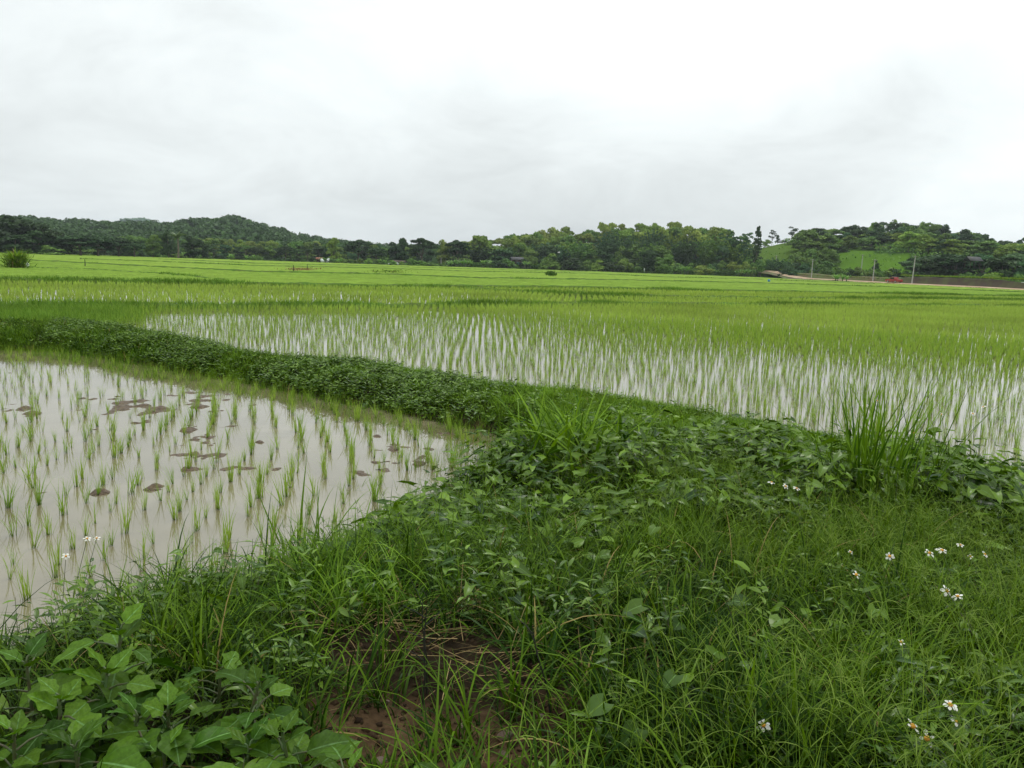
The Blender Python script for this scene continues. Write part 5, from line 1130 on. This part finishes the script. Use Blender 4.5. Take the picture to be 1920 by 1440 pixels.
def daisy_plant(heads, base, label, leaves=4, sc=1.0, hgt=.4):
    """heads: list of (u,v) of flower heads; base: (u,v) of the root on the land"""
    p0 = at_h(base[0], base[1] + (50 if base[0] > 1000 else 20), 0.0); d = np.hypot(p0[0], p0[1]); sc *= .98; r = empty('daisy_plant', tuple(p0)); b = Buf(); lb = Buf()
    for (u, v) in heads:
        dd = d + rng.normal(0, .04); q = np.array([*(azdir(u) * dd), zat(u, v, dd)]) - p0; q0 = np.zeros(3)
        mid = q * .55 + (rng.normal(0, .015), rng.normal(0, .015), .02)
        V, Fc = tube([q0, q * .25 + (mid - q * .55) * .6, mid, q], [.0028, .0024, .002, .0014], 6); b.add(V, Fc)
        e = empty('flower_head', tuple(q)); e.parent = r; pm, dm = FLM[int(rng.integers(4))]
        e.rotation_euler = (rng.uniform(.1, .9), rng.uniform(-.5, .5), rng.uniform(-.6, .6)); e.scale = (sc, sc, sc)
        ob('petals', pm, e); ob('disc', dm, e)
        for k in range(leaves):
            f = rng.uniform(.15, .85); T = (q * f)[None]; inst(lb, cvv, cff, rotm(rng.uniform(0, 6.28, 3), rng.uniform(-.3, .5, 3), rng.normal(0, .3, 3)), np.repeat(T, 3, 0), rng.uniform(.03, .06, 3), along=caa)
    b.mk('stems', M_stem, r, True); lb.mk('leaves', M_weed, r)
    return tag(r, label, 'flower', 'white daisies in the grass')
daisy_plant([(137, 1013), (156, 1012), (93, 1047)], (118, 1215), 'tall white-flowered weed standing before the near paddy at left', 6, .95)
daisy_plant([(1480, 908)], (1486, 985), 'single white daisy at the left of the upper trio')
daisy_plant([(1508, 916), (1530, 920)], (1520, 995), 'pair of wilting white daisies right of the single one')
daisy_plant([(1725, 1053)], (1728, 1150), 'white daisy with bright orange eye, isolated in the right grass')
daisy_plant([(1803, 1048), (1827, 1043)], (1815, 1150), 'two large white daisies side by side near the right edge', sc=1.15)
daisy_plant([(1862, 1033), (1884, 1056)], (1872, 1140), 'two small yellowish daisies right of the large pair', sc=.8)
daisy_plant([(1912, 1052)], (1905, 1160), 'white daisy with orange eye touching the right edge')
daisy_plant([(1663, 1088)], (1668, 1170), 'white daisy seen edge-on in the middle of the right grass')
daisy_plant([(1647, 1044)], (1650, 1120), 'half closed pale daisy above the edge-on one', sc=.7)
daisy_plant([(1846, 1123), (1869, 1134)], (1860, 1215), 'drooping white daisies at mid height by the right edge')
daisy_plant([(1767, 1222)], (1765, 1300), 'small yellow-white daisy low in the right grass', sc=.75)
daisy_plant([(1505, 1376)], (1512, 1435), 'white daisy at the bottom, left of the corner group')
daisy_plant([(1810, 1390), (1842, 1416)], (1835, 1470), 'two big white daisies in the bottom right corner', sc=1.15)
daisy_plant([(1881, 1350)], (1880, 1420), 'white daisy above the corner pair at bottom right')
daisy_plant([(1897, 1384)], (1900, 1450), 'faint white daisy low at the bottom right edge', sc=.7)
daisy_plant([(1648, 763), (1670, 754)], (1665, 870), 'two tiny pale daisies against the paddy left of the slanting blade', sc=1.1)
daisy_plant([(1745, 815)], (1740, 880), 'pale daisy low on the bank crest at right', sc=1.2)
daisy_plant([(1873, 766), (1855, 779)], (1830, 880), 'two small daisies on long stems nearest the open water', sc=1.1)
daisy_plant([(1795, 780), (1750, 790)], (1790, 880), 'thin-stemmed pair of faded daisies above the right bank', sc=.9)

# dark bare twigs standing in the soil
def twig(u0, v0, u1, v1, lab, rad=.004, side=2):
    p = at_h(u0, v0, 0); d = np.hypot(p[0], p[1]); q = np.array([*(azdir(u1) * d), zat(u1, v1, d)]) - p; b = Buf()
    V, Fc = tube([(0, 0, -.03), q * .35 + (.006, 0, 0), q * .7 - (.004, 0, 0), q], [rad, rad * .85, rad * .7, rad * .4], 6); b.add(V, Fc)
    for k in range(side):
        f = .5 + .2 * k; e = q * f + np.array([rng.uniform(-.08, .08), rng.uniform(-.05, .05), rng.uniform(.04, .1)]); V, Fc = tube([q * f, (q * f + e) / 2 + (.005, 0, 0), e], [rad * .5, rad * .4, rad * .25], 5); b.add(V, Fc)
    o_ = b.mk('twig', M_dstem); o_.location = tuple(p); return tag(o_, lab, 'twig')
twig(790, 1335, 812, 1140, 'thin black twig standing upright in the bare soil', .0042, 4)
twig(800, 1300, 803, 1120, 'second black twig pressed close to the upright one', .0034, 3)
twig(1035, 1345, 1024, 1175, 'dark stalk right of the pair in the bare soil', .004, 3)
twig(1460, 1400, 1408, 1130, 'long dark stem leaning left through the right grass', .0026, 0)
twig(728, 1060, 730, 980, 'short dark stem in the green grass left of the straw', .003, 0)
# stones
for (u, v, s_, lab) in ((867, 1363, .024, 'pale snail-shaped pebble on the bare soil'), (947, 1380, .03, 'rusty red stone right of the pebble'), (945, 1417, .024, 'flat reddish stone below the rusty one'), (712, 1430, .028, 'pale grey stone at the bottom of the bare soil'), (1014, 1343, .014, 'tiny orange stone by the dark stalk'), (725, 1316, .013, 'tiny pale pebble left of the twigs')):
    p = at_h(u, v, 0); me = bpy.data.meshes.new('stone'); import bmesh; bm = bmesh.new(); s_ *= .72; bmesh.ops.create_icosphere(bm, subdivisions=3, radius=s_)
    sd = rng.uniform(0, 9)
    for vx in bm.verts: vx.co *= 1 + .5 * (float(fbm(np.array([vx.co.x * 30 + sd]), np.array([vx.co.y * 30 + vx.co.z * 40]), 1, 1)[0]) - .5)
    bm.to_mesh(me); bm.free(); me.materials.append(M_stone); o_ = ob('stone', me); o_.location = (p[0], p[1], p[2] + s_ * .1); o_.scale = (1.3, .9, .6); o_.rotation_euler = (0, 0, rng.uniform(0, 3)); tag(o_, lab, 'stone')

# ------------------------------------------------------------------ air
def haze(t):
    return nn(t, 'ShaderNodeVolumePrincipled', {'Color': (.85, .92, 1, 1), 'Density': HAZE, 'Anisotropy': 0.0}).outputs[0]
HAZE = 0.00013
mh = bpy.data.materials.new('haze'); mh.use_nodes = True; t = mh.node_tree; t.nodes.clear(); out = t.nodes.new('ShaderNodeOutputMaterial'); t.links.new(haze(t), out.inputs['Volume'])
V, Fc = box((0, 0, 70), (7400, 7400, 143)); tag(mk('haze', V, Fc, mh), kind='stuff')
